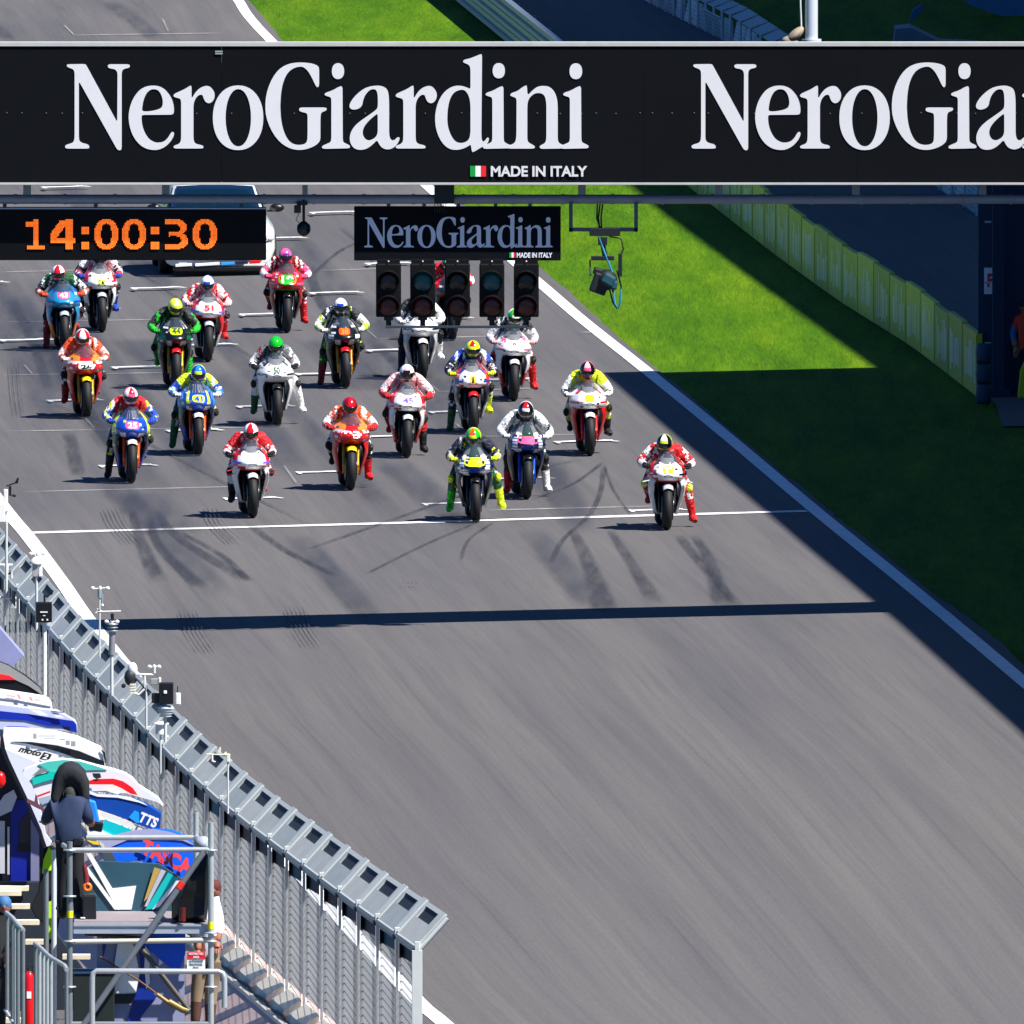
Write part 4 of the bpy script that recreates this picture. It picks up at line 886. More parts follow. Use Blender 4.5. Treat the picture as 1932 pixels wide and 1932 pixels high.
# paint: main side stripe edge lower low2 fender fork tank plate number numcol
RD = [
 dict(n='Ia', xy=(1258, 1000), legs=(None, (1306, 985)), helmet=('Y', 'K', 'W'), suit='RRRWRR', boots='RR', glove='K', slid='Y', wing='W', paint=('W', 'R', 'N', 'R', 'W', 'W', 'S', 'K', 'R', 'Y', '29', 'W'), plate=(.075, .05, .80), hx=-.04,
      b='white and red racing motorcycle with a yellow plate, nearest the camera on the start line', r='person in red leathers and yellow and black helmet, right boot planted out near start line'),
 dict(n='Ro', xy=(898, 986), legs=((850, 965), (946, 962)), helmet=('Y', 'G', 'O'), suit='NNkSkg', boots='GY', glove='Y', acc='SYkN', slid='Y', paint=('N', 'N', 'W', 'W', 'N', 'k', 'K', 'N', 'N', 'Y', '46', 'y'), pat='yam', plate=(.15, .06, .81), wing=None,
      b='dark blue and white racing motorcycle with big yellow 46 on its nose', r='person in dark leathers and a yellow-green helmet, both feet out beside the 46 motorcycle'),
 dict(n='Do', xy=(477, 977), legs=((438, 948), None), helmet=('R', 'W', 'R'), suit='RRRWRW', boots='KR', glove='K', wing='R', paint=('W', 'R', 'V', 'R', 'W', 'W', 'W', 'K', 'R', 'W', '', 'K'), plate=(.09, .05, .82), hx=.02,
      b='white and red racing motorcycle with purple flashes and no number, leftmost of the front row', r='person in red leathers and red and white helmet, dark left boot hanging out'),
 dict(n='Lo', xy=(993, 942), legs=((957, 932), (1031, 928)), helmet=('W', 'K', 'R'), suit='kWSWKk', boots='RW', glove='W', acc='WSkW', paint=('N', 'W', 'B', 'W', 'N', 'k', 'K', 'B', 'N', 'P', '', 'R'), pat='yam', plate=(.15, .05, .80),
      b='dark blue and white racing motorcycle with a pink and purple nose panel', r='person in white and black leathers with one red leg and one white boot'),
 dict(n='Ma', xy=(661, 925), legs=(None, (694, 905)), helmet=('R', 'r', 'R'), suit='OOWRWK', boots='KR', glove='R', paint=('R', 'o', 'R', 'R', 'R', 'R', 'y', 'gold', 'o', 'R', '93', 'W'), plate=(.17, .068, .75), pat='band',
      b='red and orange racing motorcycle with white number 93', r='person in orange and white leathers and an all red helmet riding the 93 motorcycle'),
 dict(n='Vi', xy=(247, 912), legs=((204, 903), None), helmet=('P', 'W', 'R'), suit='RRBBNK', boots='KB', glove='B', paint=('B', 'Y', 'B', 'B', 'N', 'B', 'W', 'O', 'B', 'P', '25', 'W'), plate=(.10, .055, .80), pat='blue', acc='WY',
      b='bright blue racing motorcycle with pink 25 plate and yellow-green edges', r='person in blue and red leathers and pink and white helmet, on the pink 25 motorcycle'),
 dict(n='Cr', xy=(1113, 860), legs=(None, (1146, 823)), helmet=('P', 'K', 'p'), suit='YYWKRY', boots='Kk', glove='W', paint=('W', 'W', 'R', 'K', 'R', 'R', 'W', 'R', 'R', 'Y', '35', 'Y'), plate=(.07, .05, .80),
      b='white and red racing motorcycle with a yellow plate and white front fender', r='person in yellow, black and white leathers and a pink striped helmet'),
 dict(n='Re', xy=(767, 864), legs=(None, (798, 853)), helmet=('K', 'W', 'p'), acc='RKS', suit='ppWRWR', boots='RK', glove='R', wing=None, paint=('W', 'R', 'p', 'K', 'W', 'R', 'W', 'K', 'W', 'W', '45', 'V'), plate=(.11, .05, .80),
      b='white and red racing motorcycle ridden by the rider in the black helmet', r='person in pale pink leathers and a black helmet with white swirl'),
 dict(n='AE', xy=(373, 860), legs=((326, 846), None), helmet=('Y', 'B', 'b'), suit='BYBbNg', boots='gY', glove='W', elbow=.38, hx=.03, paint=('B', 'b', 'Y', 'B', 'N', 'B', 'W', 'O', 'B', 'Y', '41', 'B'), plate=(.09, .05, .80), pat='blue', acc='WY',
      b='bright blue racing motorcycle with yellow 41 plate', r='person in blue and yellow leathers and yellow and blue helmet, left leg stretched out'),
 dict(n='Ba', xy=(893, 819), legs=((850, 824), (921, 781)), helmet=('Y', 'Y', 'R'), suit='NBNNNN', boots='gY', glove='Y', paint=('W', 'R', 'B', 'k', 'k', 'S', 'R', 'k', 'B', 'y', '8', 'K'), plate=(.045, .055, .765),
      b='white, red and blue racing motorcycle with yellow 8 behind the 46 motorcycle', r='person in navy leathers and a plain yellow helmet with red crest'),
 dict(n='La', xy=(523, 805), legs=((480, 781), (569, 781)), helmet=('G', 'G', 'G'), suit='ksSWkW', boots='gW', glove='K', acc='KWSr', paint=('W', 'W', 'K', 'W', 'W', 'W', 'K', 'K', 'K', 'W', '50', 'g'), plate=(.07, .06, .80),
      b='white racing motorcycle with dark green number 50', r='person in grey and white leathers and a bright green helmet, both feet out'),
 dict(n='Pe', xy=(163, 790), legs=((123, 761), None), helmet=('W', 'R', 'W'), suit='OOpOOK', boots='rR', glove='W', paint=('R', 'o', 'R', 'R', 'R', 'R', 'y', 'gold', 'o', 'W', '26', 'K'), plate=(.12, .045, .735), pat='band',
      b='red racing motorcycle with white 26 plate and orange screen', r='person in orange and pink leathers and a white helmet, left foot out, fourth row left'),
 dict(n='Pt', xy=(969, 757), legs=(None, (1006, 735)), helmet=('W', 'G', 'R'), suit='skSSWR', boots='RR', glove='p', acc='WpKW', paint=('W', 'W', 'P', 'K', 'W', 'R', 'W', 'K', 'W', 'W', '9', 'R'), plate=(.08, .05, .80),
      b='white and pink racing motorcycle with red 9 below the rightmost start light', r='person in grey leathers and a green, white and red helmet, red right boot out'),
 dict(n='Sm', xy=(652, 733), legs=((606, 726), None), helmet=('B', 'W', 'W'), suit='KkWYgg', boots='rO', glove='W', elbow=.40, paint=('K', 'K', 'W', 'K', 'K', 'k', 'R', 'gold', 'K', 'O', '38', 'o'), plate=(.085, .055, .83), pat='dark', acc='WGY',
      b='black racing motorcycle with orange 38 plate', r='person in black and green leathers and blue helmet with red cross, left leg out'),
 dict(n='Po', xy=(331, 735), legs=(None, (356, 728)), helmet=('Y', 'Y', 'W'), suit='KkkGgG', boots='GG', glove='G', paint=('K', 'K', 'g', 'K', 'k', 'k', 'R', 'gold', 'K', 'Y', '44', 'g'), plate=(.095, .055, .85), pat='dark', acc='GG',
      b='black racing motorcycle with yellow-green 44 plate', r='person in black and bright green leathers and a yellow helmet'),
 dict(n='He', xy=(797, 717), legs=((757, 704), (829, 680)), helmet=('W', 'K', 'W'), suit='KkWWNN', boots='NW', glove='W', acc='WKS', paint=('W', 'W', 'K', 'W', 'S', 'W', 'W', 'K', 'W', 'W', '7', 'g'), plate=(.06, .05, .82),
      b='white racing motorcycle directly below the start lights rail', r='person in black and white leathers half hidden behind the start lights'),
 dict(n='Br', xy=(392, 683), legs=(None, (421, 640)), helmet=('B', 'W', 'W'), suit='RRRWWR', boots='RR', glove='p', wing=None, paint=('W', 'R', 'V', 'R', 'R', 'W', 'S', 'K', 'R', 'p', '51', 'R'), plate=(.1, .05, .80),
      b='white and red racing motorcycle two rows behind the black 44 one', r='person in red leathers and a blue and white helmet, sixth row'),
 dict(n='Mi', xy=(122, 663), legs=((88, 662), None), helmet=('R', 'W', 'R'), suit='kgkOrr', boots='rR', glove='O', elbow=.39, hx=-.06, paint=('T', 'T', 'B', 'K', 'T', 'o', 'S', 'k', 'N', 'P', '43', 'W'), plate=(.1, .05, .84),
      b='sky blue racing motorcycle with an orange belly at far left', r='person in dark leathers with orange gloves and a red helmet at far left'),
 dict(n='Xx', xy=(853, 643), legs=((838, 600), None), helmet=('W', 'G', 'W'), suit='NRRWRR', boots='RK', glove='R', paint=('k', 'R', 'K', 'K', 'K', 'k', 'K', 'K', 'R', 'W', '', 'K'),
      b='dark racing motorcycle mostly hidden behind the middle start light', r='person in red and navy leathers seen between the start lights'),
 dict(n='Bt', xy=(541, 628), legs=(None, (573, 610)), helmet=('L', 'P', 'P'), suit='RrPWrR', boots='rR', glove='P', paint=('R', 'R', 'P', 'G', 'r', 'k', 'K', 'K', 'R', 'G', '19', 'W'), plate=(.14, .075, .80),
      b='red racing motorcycle with round green 19 plate beside the white car', r='person in red leathers and a purple helmet, right foot out, beside the white car'),
 dict(n='Bz', xy=(192, 627), legs=((152, 600), (216, 588)), helmet=('N', 'N', 'W'), suit='NWNRNN', boots='NB', glove='B', paint=('W', 'R', 'W', 'K', 'W', 'K', 'S', 'K', 'W', 'Y', '76', 'K'), plate=(.06, .04, .76),
      b='white racing motorcycle with a small yellow 76, under the clock board', r='person in navy leathers whose helmet is hidden by the clock board'),
]
for rd in RD:
    org = G(*rd['xy']); yaw = -.062 + random.uniform(-.03, .03)
    # heading: rear of the machine lies to the left as seen from the camera
    yw = -yaw
    bk = thing('racing_motorcycle', rd['b'], 'motorcycle', tuple(org), yw, 'racing motorcycles on the starting grid')
    bk.rotation_euler = (0, rd.get('lean', random.uniform(-.02, .03)), yw)
    make_bike(rd, bk)
    rr = thing('person', rd['r'], 'person', tuple(org), yw, 'riders on the starting grid'); rr.rotation_euler = bk.rotation_euler
    make_rider(rd, rr, org, yw)
    S = .99
    bk.scale = rr.scale = (S, S, S * 1.02)
# ------------------------------------------------------------------ white course car
co = G(414, 521); car = thing('course_car', 'white course car with coloured bumper stripes waiting behind the grid, under the clock', 'car', tuple(co), .05)
wp = M('#eeeeea', .25, 0, .03, coat=1); gl_m = M('#07202e', .08, .2, .1, coat=1); kk = M('#0c0d10', .4, 0, .2)
mb = MB(); ST = [(0.0, .70, .17, .62, .66), (.06, .84, .17, .66, .72), (.35, .92, .2, .72, .82), (1.1, .93, .2, .78, .92), (1.6, .93, .2, .8, .96), (3.4, .93, .2, .84, .97), (4.1, .92, .24, .84, .98), (4.45, .86, .3, .8, .95), (4.55, .74, .36, .7, .86)]
vs = []
for y, w, zb, zm, zt in ST:
    vs += [(-w * .92, y, zb), (-w, y, lerp(zb, zm, .45)), (-w * .985, y, zm), (-w * .86, y, zt - .02), (-w * .4, y, zt + .01), (0, y, zt + .02), (w * .4, y, zt + .01), (w * .86, y, zt - .02), (w * .985, y, zm), (w, y, lerp(zb, zm, .45)), (w * .92, y, zb)]
n = 11; fs = [(i * n + k, i * n + k + 1, (i + 1) * n + k + 1, (i + 1) * n + k) for i in range(len(ST) - 1) for k in range(n - 1)]
mb.add(vs, fs, None, True); mb.add(vs[:n], [tuple(range(n))]); mb.add(vs[-n:], [tuple(range(n))]); mb.build('body', wp, car)
mb = MB(); GS = [(1.15, .80, .93, .80, .93), (1.55, .80, .95, .74, 1.12), (2.05, .80, .96, .66, 1.38), (2.6, .8, .97, .63, 1.44), (3.3, .8, .97, .62, 1.40), (3.9, .8, .97, .66, 1.15), (4.2, .8, .97, .74, .99)]
vs = []
for y, wb, zb, wt, zt in GS: vs += [(-wb, y, zb), (-wt, y, zt - .02), (-wt * .6, y, zt + .012), (wt * .6, y, zt + .012), (wt, y, zt - .02), (wb, y, zb)]
n = 6; fs = [(i * n + k, i * n + k + 1, (i + 1) * n + k + 1, (i + 1) * n + k) for i in range(len(GS) - 1) for k in range(n - 1)]
mb.add(vs, fs, None, True); mb.build('roof', wp, car)
mb = MB(); mb.grid(lambda u, v: Vector(((u * 2 - 1) * lerp(.73, .62, v), lerp(1.2, 2.0, v) - .02, lerp(.965, 1.365, v) + .012 + .02 * (1 - (u * 2 - 1) ** 2))), 8, 6); o = mb.build('windscreen', gl_m, car); o.modifiers.new('s', 'SOLIDIFY').thickness = .006
for sx in (-1, 1):
    mb = MB(); q = [(sx * .8, 1.5, 1.0), (sx * .80, 3.6, 1.0), (sx * .68, 3.3, 1.34), (sx * .67, 2.15, 1.34)]; mb.add(q + [(x - sx * .02, y, z) for x, y, z in q], [(0, 1, 2, 3), (7, 6, 5, 4), (0, 1, 5, 4), (1, 2, 6, 5), (2, 3, 7, 6), (3, 0, 4, 7)]); o = mb.build('side_window', gl_m, car); o.location.x = sx * .012
    mb = MB(); mb.ell((sx * 1.0, 1.55, 1.04), (.12, .07, .07), None, 8); mb.box((sx * .9, 1.58, .99), (.12, .05, .03)); mb.build('mirror', kk, car)
    mb = MB(); mb.ell((sx * .73, .10, .60), (.16, .1, .065), None, 10); hl = mb.build('headlight', M('#c8ccce', .12, .3, .1), car)
    mb = MB(); mb.lathe([(.0, -.075), (.035, -.07), (.05, -.05)], M('#14181c', .2), (sx * .75, .06, .60), 'Y', 16); mb.lathe([(.02, -.078), (.036, -.076)], M('#f0f0ee', .2), (sx * .75, .055, .60), 'Y', 16); mb.build('lamp_ring', None, hl)
    for y in (.85, 3.6):
        mb = MB(); mb.lathe([(.2, -.11), (.29, -.12), (.325, -.1), (.335, 0), (.325, .1), (.29, .12), (.2, .11)], None, (0, 0, 0), 'X', 28, close=True); w = mb.build('wheel', rub_m, car, (sx * .83, y, .335))
        mb = MB(); mb.lathe([(.0, .1), (.06, .11), (.2, .08), (.21, -.08)], None, (0, 0, 0), 'X', 20)
        mb.build('rim', M('#3c3f44', .3, .8), w)
    mb = MB(); mb.box((sx * .6, .0, .42), (.32, .14, .12)); mb.build('air_intake', kk, car, bevel=.02)
mb = MB()
for sx in (-1, 1): mb.ell((sx * .17, -.0, .60), (.15, .07, .10), None, 8)
mb.build('grille', kk, car)
mb = MB(); mb.box((0, .02, .12), (1.5, .2, .09)); mb.box((0, -.01, .33), (.9, .12, .14)); mb.build('bumper', kk, car, bevel=.02)
for k, (a, b2, c) in enumerate(((-.72, -.45, '#e8e8e8'), (-.4, .0, '#e8e8e8'), (.02, .24, '#3a9be8'), (.26, .46, '#16204a'), (.48, .66, '#d8141c'), (.68, .84, '#e8e8e8'))):
    mb = MB(); mb.box(((a + b2) / 2, -.085, .185 + .012 * k), (b2 - a, .02, .05), None, Matrix.Rotation(-.06, 3, 'Y')); mb.build('bumper_stripe', M(c, .35), car, bevel=.006)
mb = MB(); mb.box((0, -.09, .47), (.3, .012, .07)); mb.build('number_plate', M('#e8e8e8', .5), car)
mb = MB(); mb.box((0, 2.5, 1.5), (.9, .16, .07)); mb.build('light_bar', M('#e0a020', .2), car, bevel=.02)
# ------------------------------------------------------------------ left side: pit wall, fence, canopies, instruments, scaffold
RAIL = [(-110, 958), (-60, 1010), (20, 1097), (108, 1202), (154, 1253), (230, 1330), (336, 1438), (417, 1512), (479, 1562), (680, 1713), (787, 1789)]
px_, xs = 787.0, [787.0]
while px_ > -70: px_ -= max(19, 20 + (px_ - 60) * .0245); xs.append(px_)
xs = xs[::-1]; FN = len(xs)
def hpx(x): return 200 + .1036 * x
base = []; top = []
for x in xs:
    yr = interp(RAIL, x); b0 = G(x, yr + hpx(x), 1.0); t0 = W(x, yr, b0.y); base.append(b0); top.append(t0)
FENCE_Y = [(x, b0.y) for x, b0 in zip(xs, base)]
fence = thing('pit_wall_fence', 'long grey galvanised catch fence with leaning top on the pit wall', 'fence')
gal = M('#b4bab8', .55, .0, var=.14, scale=5); gal_l = M('#c6cbc9', .5, .0, var=.1, scale=8)
def louvre(name, col, dark):
    m, n, l, b = shader(name); b.inputs['Roughness'].default_value = .5; b.inputs['Metallic'].default_value = .2
    tc = n.new('ShaderNodeTexCoord'); sp = n.new('ShaderNodeSeparateXYZ'); l.new(tc.outputs['UV'], sp.inputs[0])
    q = n.new('ShaderNodeMath'); q.operation = 'MODULO'; l.new(sp.outputs[1], q.inputs[0]); q.inputs[1].default_value = .095
    g = n.new('ShaderNodeMath'); g.operation = 'LESS_THAN'; l.new(q.outputs[0], g.inputs[0]); g.inputs[1].default_value = .016
    w = noise_n(n, l, tc.outputs['Object'], 1.2, 6)
    base_c = mixc(n, l, tuple(c * .8 for c in col), tuple(c * 1.15 for c in col), w)
    f1 = n.new('ShaderNodeMath'); f1.operation = 'MULTIPLY'; l.new(sp.outputs[1], f1.inputs[0]); f1.inputs[1].default_value = 90.0
    f2 = n.new('ShaderNodeMath'); f2.operation = 'SINE'; l.new(f1.outputs[0], f2.inputs[0])
    c2 = mixc(n, l, base_c, dark, g.outputs[0]); l.new(c2, b.inputs['Base Color'])
    al = n.new('ShaderNodeMath'); al.operation = 'MULTIPLY_ADD'; l.new(g.outputs[0], al.inputs[0]); al.inputs[1].default_value = .30; al.inputs[2].default_value = .58
    tr_ = n.new('ShaderNodeBsdfTranslucent'); l.new(c2, tr_.inputs[0]); b2_ = n.new('ShaderNodeMixShader'); b2_.inputs[0].default_value = .4
    tp = n.new('ShaderNodeBsdfTransparent'); b3_ = n.new('ShaderNodeMixShader'); l.new(al.outputs[0], b3_.inputs[0])
    out = n['Material Output']; l.new(b.outputs[0], b2_.inputs[1]); l.new(tr_.outputs[0], b2_.inputs[2]); l.new(tp.outputs[0], b3_.inputs[1]); l.new(b2_.outputs[0], b3_.inputs[2]); l.new(b3_.outputs[0], out.inputs[0]); return m
mesh_m = louvre('louvred_mesh', (.66, .70, .72), (.10, .115, .13))
def uvquad(mb_faces, name, m, parent):
    """list of quads (4 pts: bottom a, bottom b, top b, top a) -> mesh with UV in metres, small thickness"""
    vs = []; fs = []; uv = []
    for q in mb_faces:
        k = len(vs); q = [Vector(p) for p in q]; nrm = (q[1] - q[0]).cross(q[3] - q[0]).normalized() * .012
        vs += q; H = (q[3] - q[0]).length; L_ = (q[1] - q[0]).length
        uv += [(0, 0), (L_, 0), (L_, H), (0, H)]; fs += [(k, k + 1, k + 2, k + 3)]
    me = bpy.data.meshes.new(name); me.from_pydata([tuple(v) for v in vs], [], fs); ul = me.uv_layers.new(name='UVMap')
    for lp in me.loops: ul.data[lp.index].uv = uv[lp.vertex_index]
    me.materials.append(m); me.update(); o = bpy.data.objects.new(name, me); COL.objects.link(o)
    if parent: o.parent = parent
    return o
CV0 = Vector((.35, .0, .385)); galv = [M(c, .55, 0, .16, 5) for c in ('#b4bab8', '#a8b0b0', '#bcc0bc', '#b0b8ba')]; dk = M('#262e38', .6, .1, var=.3, scale=60)
for i in range(FN - 1):
    p, q, pt, qt = base[i], base[i + 1], top[i], top[i + 1]; H = pt.z - p.z; cvf = lambda k: CV0 * lerp(.70, 1.0, max(0, min(1, (xs[k] - 20) / 767))); CV, CVb = cvf(i), cvf(i + 1)
    m_ = Vector((lerp(p.x, q.x, .24), p.y + .2, p.z + .0)); mt = Vector((m_.x, m_.y, pt.z - .05)); eps = Vector((.03, -.02, 0))
    uvquad([(p + eps, m_, mt, Vector((p.x, p.y, pt.z - .05)) + eps), (m_, q - eps, Vector((q.x, q.y, qt.z - .05)) - eps, mt)], 'mesh_panel', mesh_m, fence)
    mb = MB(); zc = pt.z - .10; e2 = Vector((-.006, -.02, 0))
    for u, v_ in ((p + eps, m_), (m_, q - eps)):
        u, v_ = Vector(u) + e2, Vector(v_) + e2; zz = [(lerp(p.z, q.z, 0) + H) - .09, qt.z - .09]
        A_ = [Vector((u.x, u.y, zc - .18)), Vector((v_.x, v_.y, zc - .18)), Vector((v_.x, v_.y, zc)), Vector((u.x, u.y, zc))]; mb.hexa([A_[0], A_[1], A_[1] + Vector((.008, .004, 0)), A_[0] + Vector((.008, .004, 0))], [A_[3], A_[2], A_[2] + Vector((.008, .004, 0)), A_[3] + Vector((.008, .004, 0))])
    mb.build('painted_shade_strip', M(('#2a3148', '#3a3040', '#16506a', '#2a3a4c', '#1c2c44')[(i * 7) % 5], .7, var=.2), fence)  # strips coloured dark to stand for the leaning top's shadow on the mesh
    a, b2 = pt, qt
    mb = MB(); th = Vector((-.02, 0, .02))
    def qd(t0, t1, s0, s1, dz=0.0, m=None):
        c0, c1 = CV.lerp(CVb, s0), CV.lerp(CVb, s1); P_ = [a.lerp(b2, s0) + c0 * t0, a.lerp(b2, s1) + c1 * t0, a.lerp(b2, s1) + c1 * t1, a.lerp(b2, s0) + c0 * t1]; P_ = [v + Vector((-dz, 0, dz)) for v in P_]
        mb.hexa(P_, [v + th for v in P_], m)
    gal = galv[(i * 5 + i // 3) % 4]; qd(0.02, .57, .0, 1.0, 0, gal); qd(.57, .89, .0, .20, 0, gal); qd(.57, .89, .80, 1.0, 0, gal); qd(.57, .89, .20, .80, -.012, dk); qd(.89, 1.0, 0, 1.0, 0, gal_l); qd(.04, 1.03, -.07, .10, .012, gal_l)
    mb.build('canopy_panel', None, fence)
    mb = MB(); mb.tube([pt + Vector((0, 0, .0)), qt], .034, None, 8); mb.build('top_rail', gal_l, fence)
    mb = MB(); d = (qt - pt) * .97; mb.hexa([pt + Vector((-.01, -.03, -.07)), pt + d + Vector((-.01, -.03, -.07)), pt + d + Vector((.01, 0, -.07)), pt + Vector((.01, 0, -.07))], [pt + Vector((-.01, -.03, -.03)), pt + d + Vector((-.01, -.03, -.03)), pt + d + Vector((.01, 0, -.03)), pt + Vector((.01, 0, -.03))]); mb.build('lower_rail', gal, fence)
for i in range(FN):
    p, pt = base[i], top[i]; mb = MB(); mb.box(((p.x), p.y - .03, (p.z + pt.z) / 2 - .02), (.034 if i < FN - 1 else .12, .06, pt.z - p.z)); mb.box((pt.x, pt.y - .03, pt.z + .03), (.055, .06, .1), gal_l); mb.mats; mb.build('post', gal_l, fence, bevel=.005)
    CV = cvf(i); a, e = pt + Vector((0, -.02, .02)), pt + CV + Vector((0, -.02, .025)); mb = MB(); w_ = .03 if i < FN - 1 else .05
    mb.tube([a - Vector((0, 0, .06)), e - Vector((0, 0, .06))], w_ * .7, None, 4); mb.ell(pt + Vector((0, -.03, .06)), (.022, .022, .022), M('#2a2e34', .4), 5); mb.build('support_arm', gal_l, fence)
wall = thing('pit_wall', 'pink-grey concrete pit wall carrying the catch fence', 'wall'); wc = M('#d6bcb4', .85, var=.22, scale=2.5); cr = M('#efe6d2', .8, var=.12, scale=6); ck = M('#15181c', .5)
mb = MB()
for i in range(FN - 1):
    p, q = base[i], base[i + 1]
    b_ = [(p.x - 4.6, p.y, p.z - 3.2), (q.x - 4.6, q.y, q.z - 3.2), (q.x + .22, q.y, q.z - 3.2), (p.x + .22, p.y, p.z - 3.2)]; k = len(mb.v)
    mb.hexa(b_, [(p.x - .30, p.y, p.z - .22), (q.x - .30, q.y, q.z - .22), (q.x + .22, q.y, q.z - .10), (p.x + .22, p.y, p.z - .10)])
mb.build('wall_body', wc, wall, weld=True)
mb = MB()
for i in range(FN - 1):
    p, q = base[i], base[i + 1]; b_ = [(p.x - .33, p.y, p.z - .235), (q.x - .33, q.y, q.z - .235), (q.x - .27, q.y, q.z - .215), (p.x - .27, p.y, p.z - .215)]; mb.hexa(b_, [(x, y, z + .05) for x, y, z in b_])
mb.build('coping', cr, wall)
for i in range(max(0, FN - 18), FN - 1):
    p, q = base[i], base[i + 1]; d = q - p; mb = MB(); a, e = p + d * .12, p + d * .86
    b_ = [(a.x - .25, a.y, a.z - .2), (e.x - .25, e.y, e.z - .2), (e.x + .0, e.y, e.z - .15), (a.x + .0, a.y, a.z - .15)]; mb.hexa(b_, [(a.x - .2, a.y, a.z - .1), (e.x - .2, e.y, e.z - .1), (e.x + .0, e.y, e.z + .02), (a.x + .0, a.y, a.z + .02)]); mb.build('foot_block', cr, wall, bevel=.01)
mb = MB()
P_ = []
for i in range(max(0, FN - 18), FN - 1):
    p, q = base[i], base[i + 1]
    for t, s_ in ((0, .0), (.35, .05), (.7, .02)): v = p.lerp(q, t); P_.append((v.x - .255, v.y - .05, v.z - .14 - s_))
mb.tube(P_, .022, None, 6); tag(mb.build('cable', ck), 'thick black cable lying in loops along the foot of the catch fence', 'cable')
# pole-mounted instruments
wht = M('#e9e9e4', .5, var=.06); whc = M('#dcd9c2', .6, var=.1)
def FY(px, off=-1.2): return interp(FENCE_Y, px) + off
def inst(name, label, px, py, base_py, fn, off=-1.0, pole=True, cat='weather station', pr=.018, pc=None):
    Y = FY(px, off); o = W(px, py, Y); t = thing(name, label, cat, tuple(o), 0, 'weather instruments on poles along the fence'); L = lambda x, y, d=0: W(x, y, Y) - o + Vector((0, d, 0))
    if pole: mb = MB(); mb.tube([L(px, base_py), L(px, py)], pr, None, 8); mb.build('pole', pc or gal_l, t)
    fn(t, L); return t
def bx(t, name, L, x0, y0, x1, y1, m, d=.12, dy=0, bev=.008):
    a, b2 = L(x0, y1), L(x1, y0); mb = MB(); mb.box(((a.x + b2.x) / 2, dy, (a.z + b2.z) / 2), (b2.x - a.x, d, b2.z - a.z)); return mb.build(name, m, t, bevel=bev)
def cups(t, L, x, y, w, m=wht):
    mb = MB(); c = L(x, y); mb.tube([L(x - w, y + 1), L(x + w, y - 1)], .008, None, 6)
    for sx in (-1, 1): mb.ell(L(x + sx * w, y), (.028, .028, .024), None, 6)
    mb.ell(c, (.02, .02, .03), None, 6); mb.build('wind_cups', m, t)
def vane(t, L, x0, y0, x1, y1, m, fin=6):
    mb = MB(); mb.tube([L(x0, y0), L(x1, y1)], .009, None, 6); mb.slab([L(x1 - 6, y1 + 3), L(x1 + 1, y1 - fin), L(x1 + 4, y1 - fin + 1), L(x1 + 2, y1 + 2)], .012); mb.build('wind_vane', m, t)
def i_a(t, L):
    bx(t, 'instrument_box', L, -14, 950, 10, 985, wht, .15); bx(t, 'mast_head', L, 7, 923, 15, 965, wht, .08)
    vane(t, L, 12, 917, 32, 910, black_m, 9); mb = MB(); mb.tube([L(19, 917), L(19, 935)], .016, None, 6); mb.tube([L(19, 934), L(28, 936)], .012, None, 6); mb.ell(L(27, 935), (.025, .02, .02), None, 5); mb.build('sensor_arm', black_m, t)
inst('weather_station', 'white weather station with black wind vane at far left above the fence', 12, 960, 1125, i_a)
def i_b(t, L):
    bx(t, 'sensor_body', L, 61, 1064, 71, 1088, M('#b8b0ac', .4, .3), .1); bx(t, 'side_box', L, 73, 1066, 80, 1088, wht, .08); mb = MB(); mb.lathe([(.085, 0), (.09, .02), (.07, .05), (.03, .09)], None, tuple(L(69, 1064)), 'Z', 14); mb.build('cap', wht, t); cups(t, L, 70, 1045, 12)
inst('weather_station', 'white round-topped sensor overlapping the white track edge line', 69, 1075, 1190, i_b)
def i_c(t, L):
    bx(t, 'control_box', L, 68, 1136, 98, 1174, M('#08090b', .45, var=.2), .16); vane(t, L, 82, 1128, 97, 1120, black_m, 7)
    mb = MB(); mb.tube([L(84, 1122), L(84, 1138)], .012, None, 6); mb.build('stalk', black_m, t)
    for x, y, w, h in ((76, 1153, 14, 2.2), (81, 1160, 5, 1.4), (79, 1167, 3, 3), (88, 1167, 3, 3)): 
        a = L(x, y + h); b2 = L(x + w, y); mb = MB(); mb.box(((a.x + b2.x) / 2, -.086, (a.z + b2.z) / 2), (b2.x - a.x, .01, b2.z - a.z)); mb.build('display_mark', wht, t)
inst('weather_station', 'black box with small white display marks on a white pole', 84, 1155, 1312, i_c, pc=wht, pr=.026, off=-4.2)
def i_d(t, L):
    cups(t, L, 189, 1110, 14); mb = MB(); mb.tube([L(188, 1112), L(188, 1128)], .026, None, 8); mb.tube([L(193, 1120), L(192, 1142)], .012, None, 6); mb.build('sensor_body', M('#9aa4ac', .4, .3), t); mb = MB(); mb.ell(L(193, 1142), (.02, .02, .02), None, 5); mb.build('bulb', wht, t)
inst('weather_station', 'slim anemometer with crossbar, above and left of the white wind vane', 188, 1115, 1240, i_d, pr=.012)
def i_e(t, L):
    vane(t, L, 228, 1153, 185, 1154, wht, 5); mb = MB(); mb.slab([L(183, 1147), L(192, 1152), L(192, 1156), L(185, 1157)], .012); mb.build('tail_fin', wht, t); bx(t, 'black_sleeve', L, 209, 1157, 215, 1170, black_m, .05)
    cups(t, L, 211, 1173, 10); mb = MB()
    for k in range(3): mb.lathe([(.03, 0), (.075, .012), (.03, .03)], None, tuple(L(212, 1192 - k * 6)), 'Z', 12)
    mb.build('radiation_shield', M('#b8bcc0', .4, .3), t); mb = MB(); mb.tube([L(211, 1235), L(212, 1190)], .04, None, 10); mb.build('mast', M('#a8a4a8', .35, .5), t)
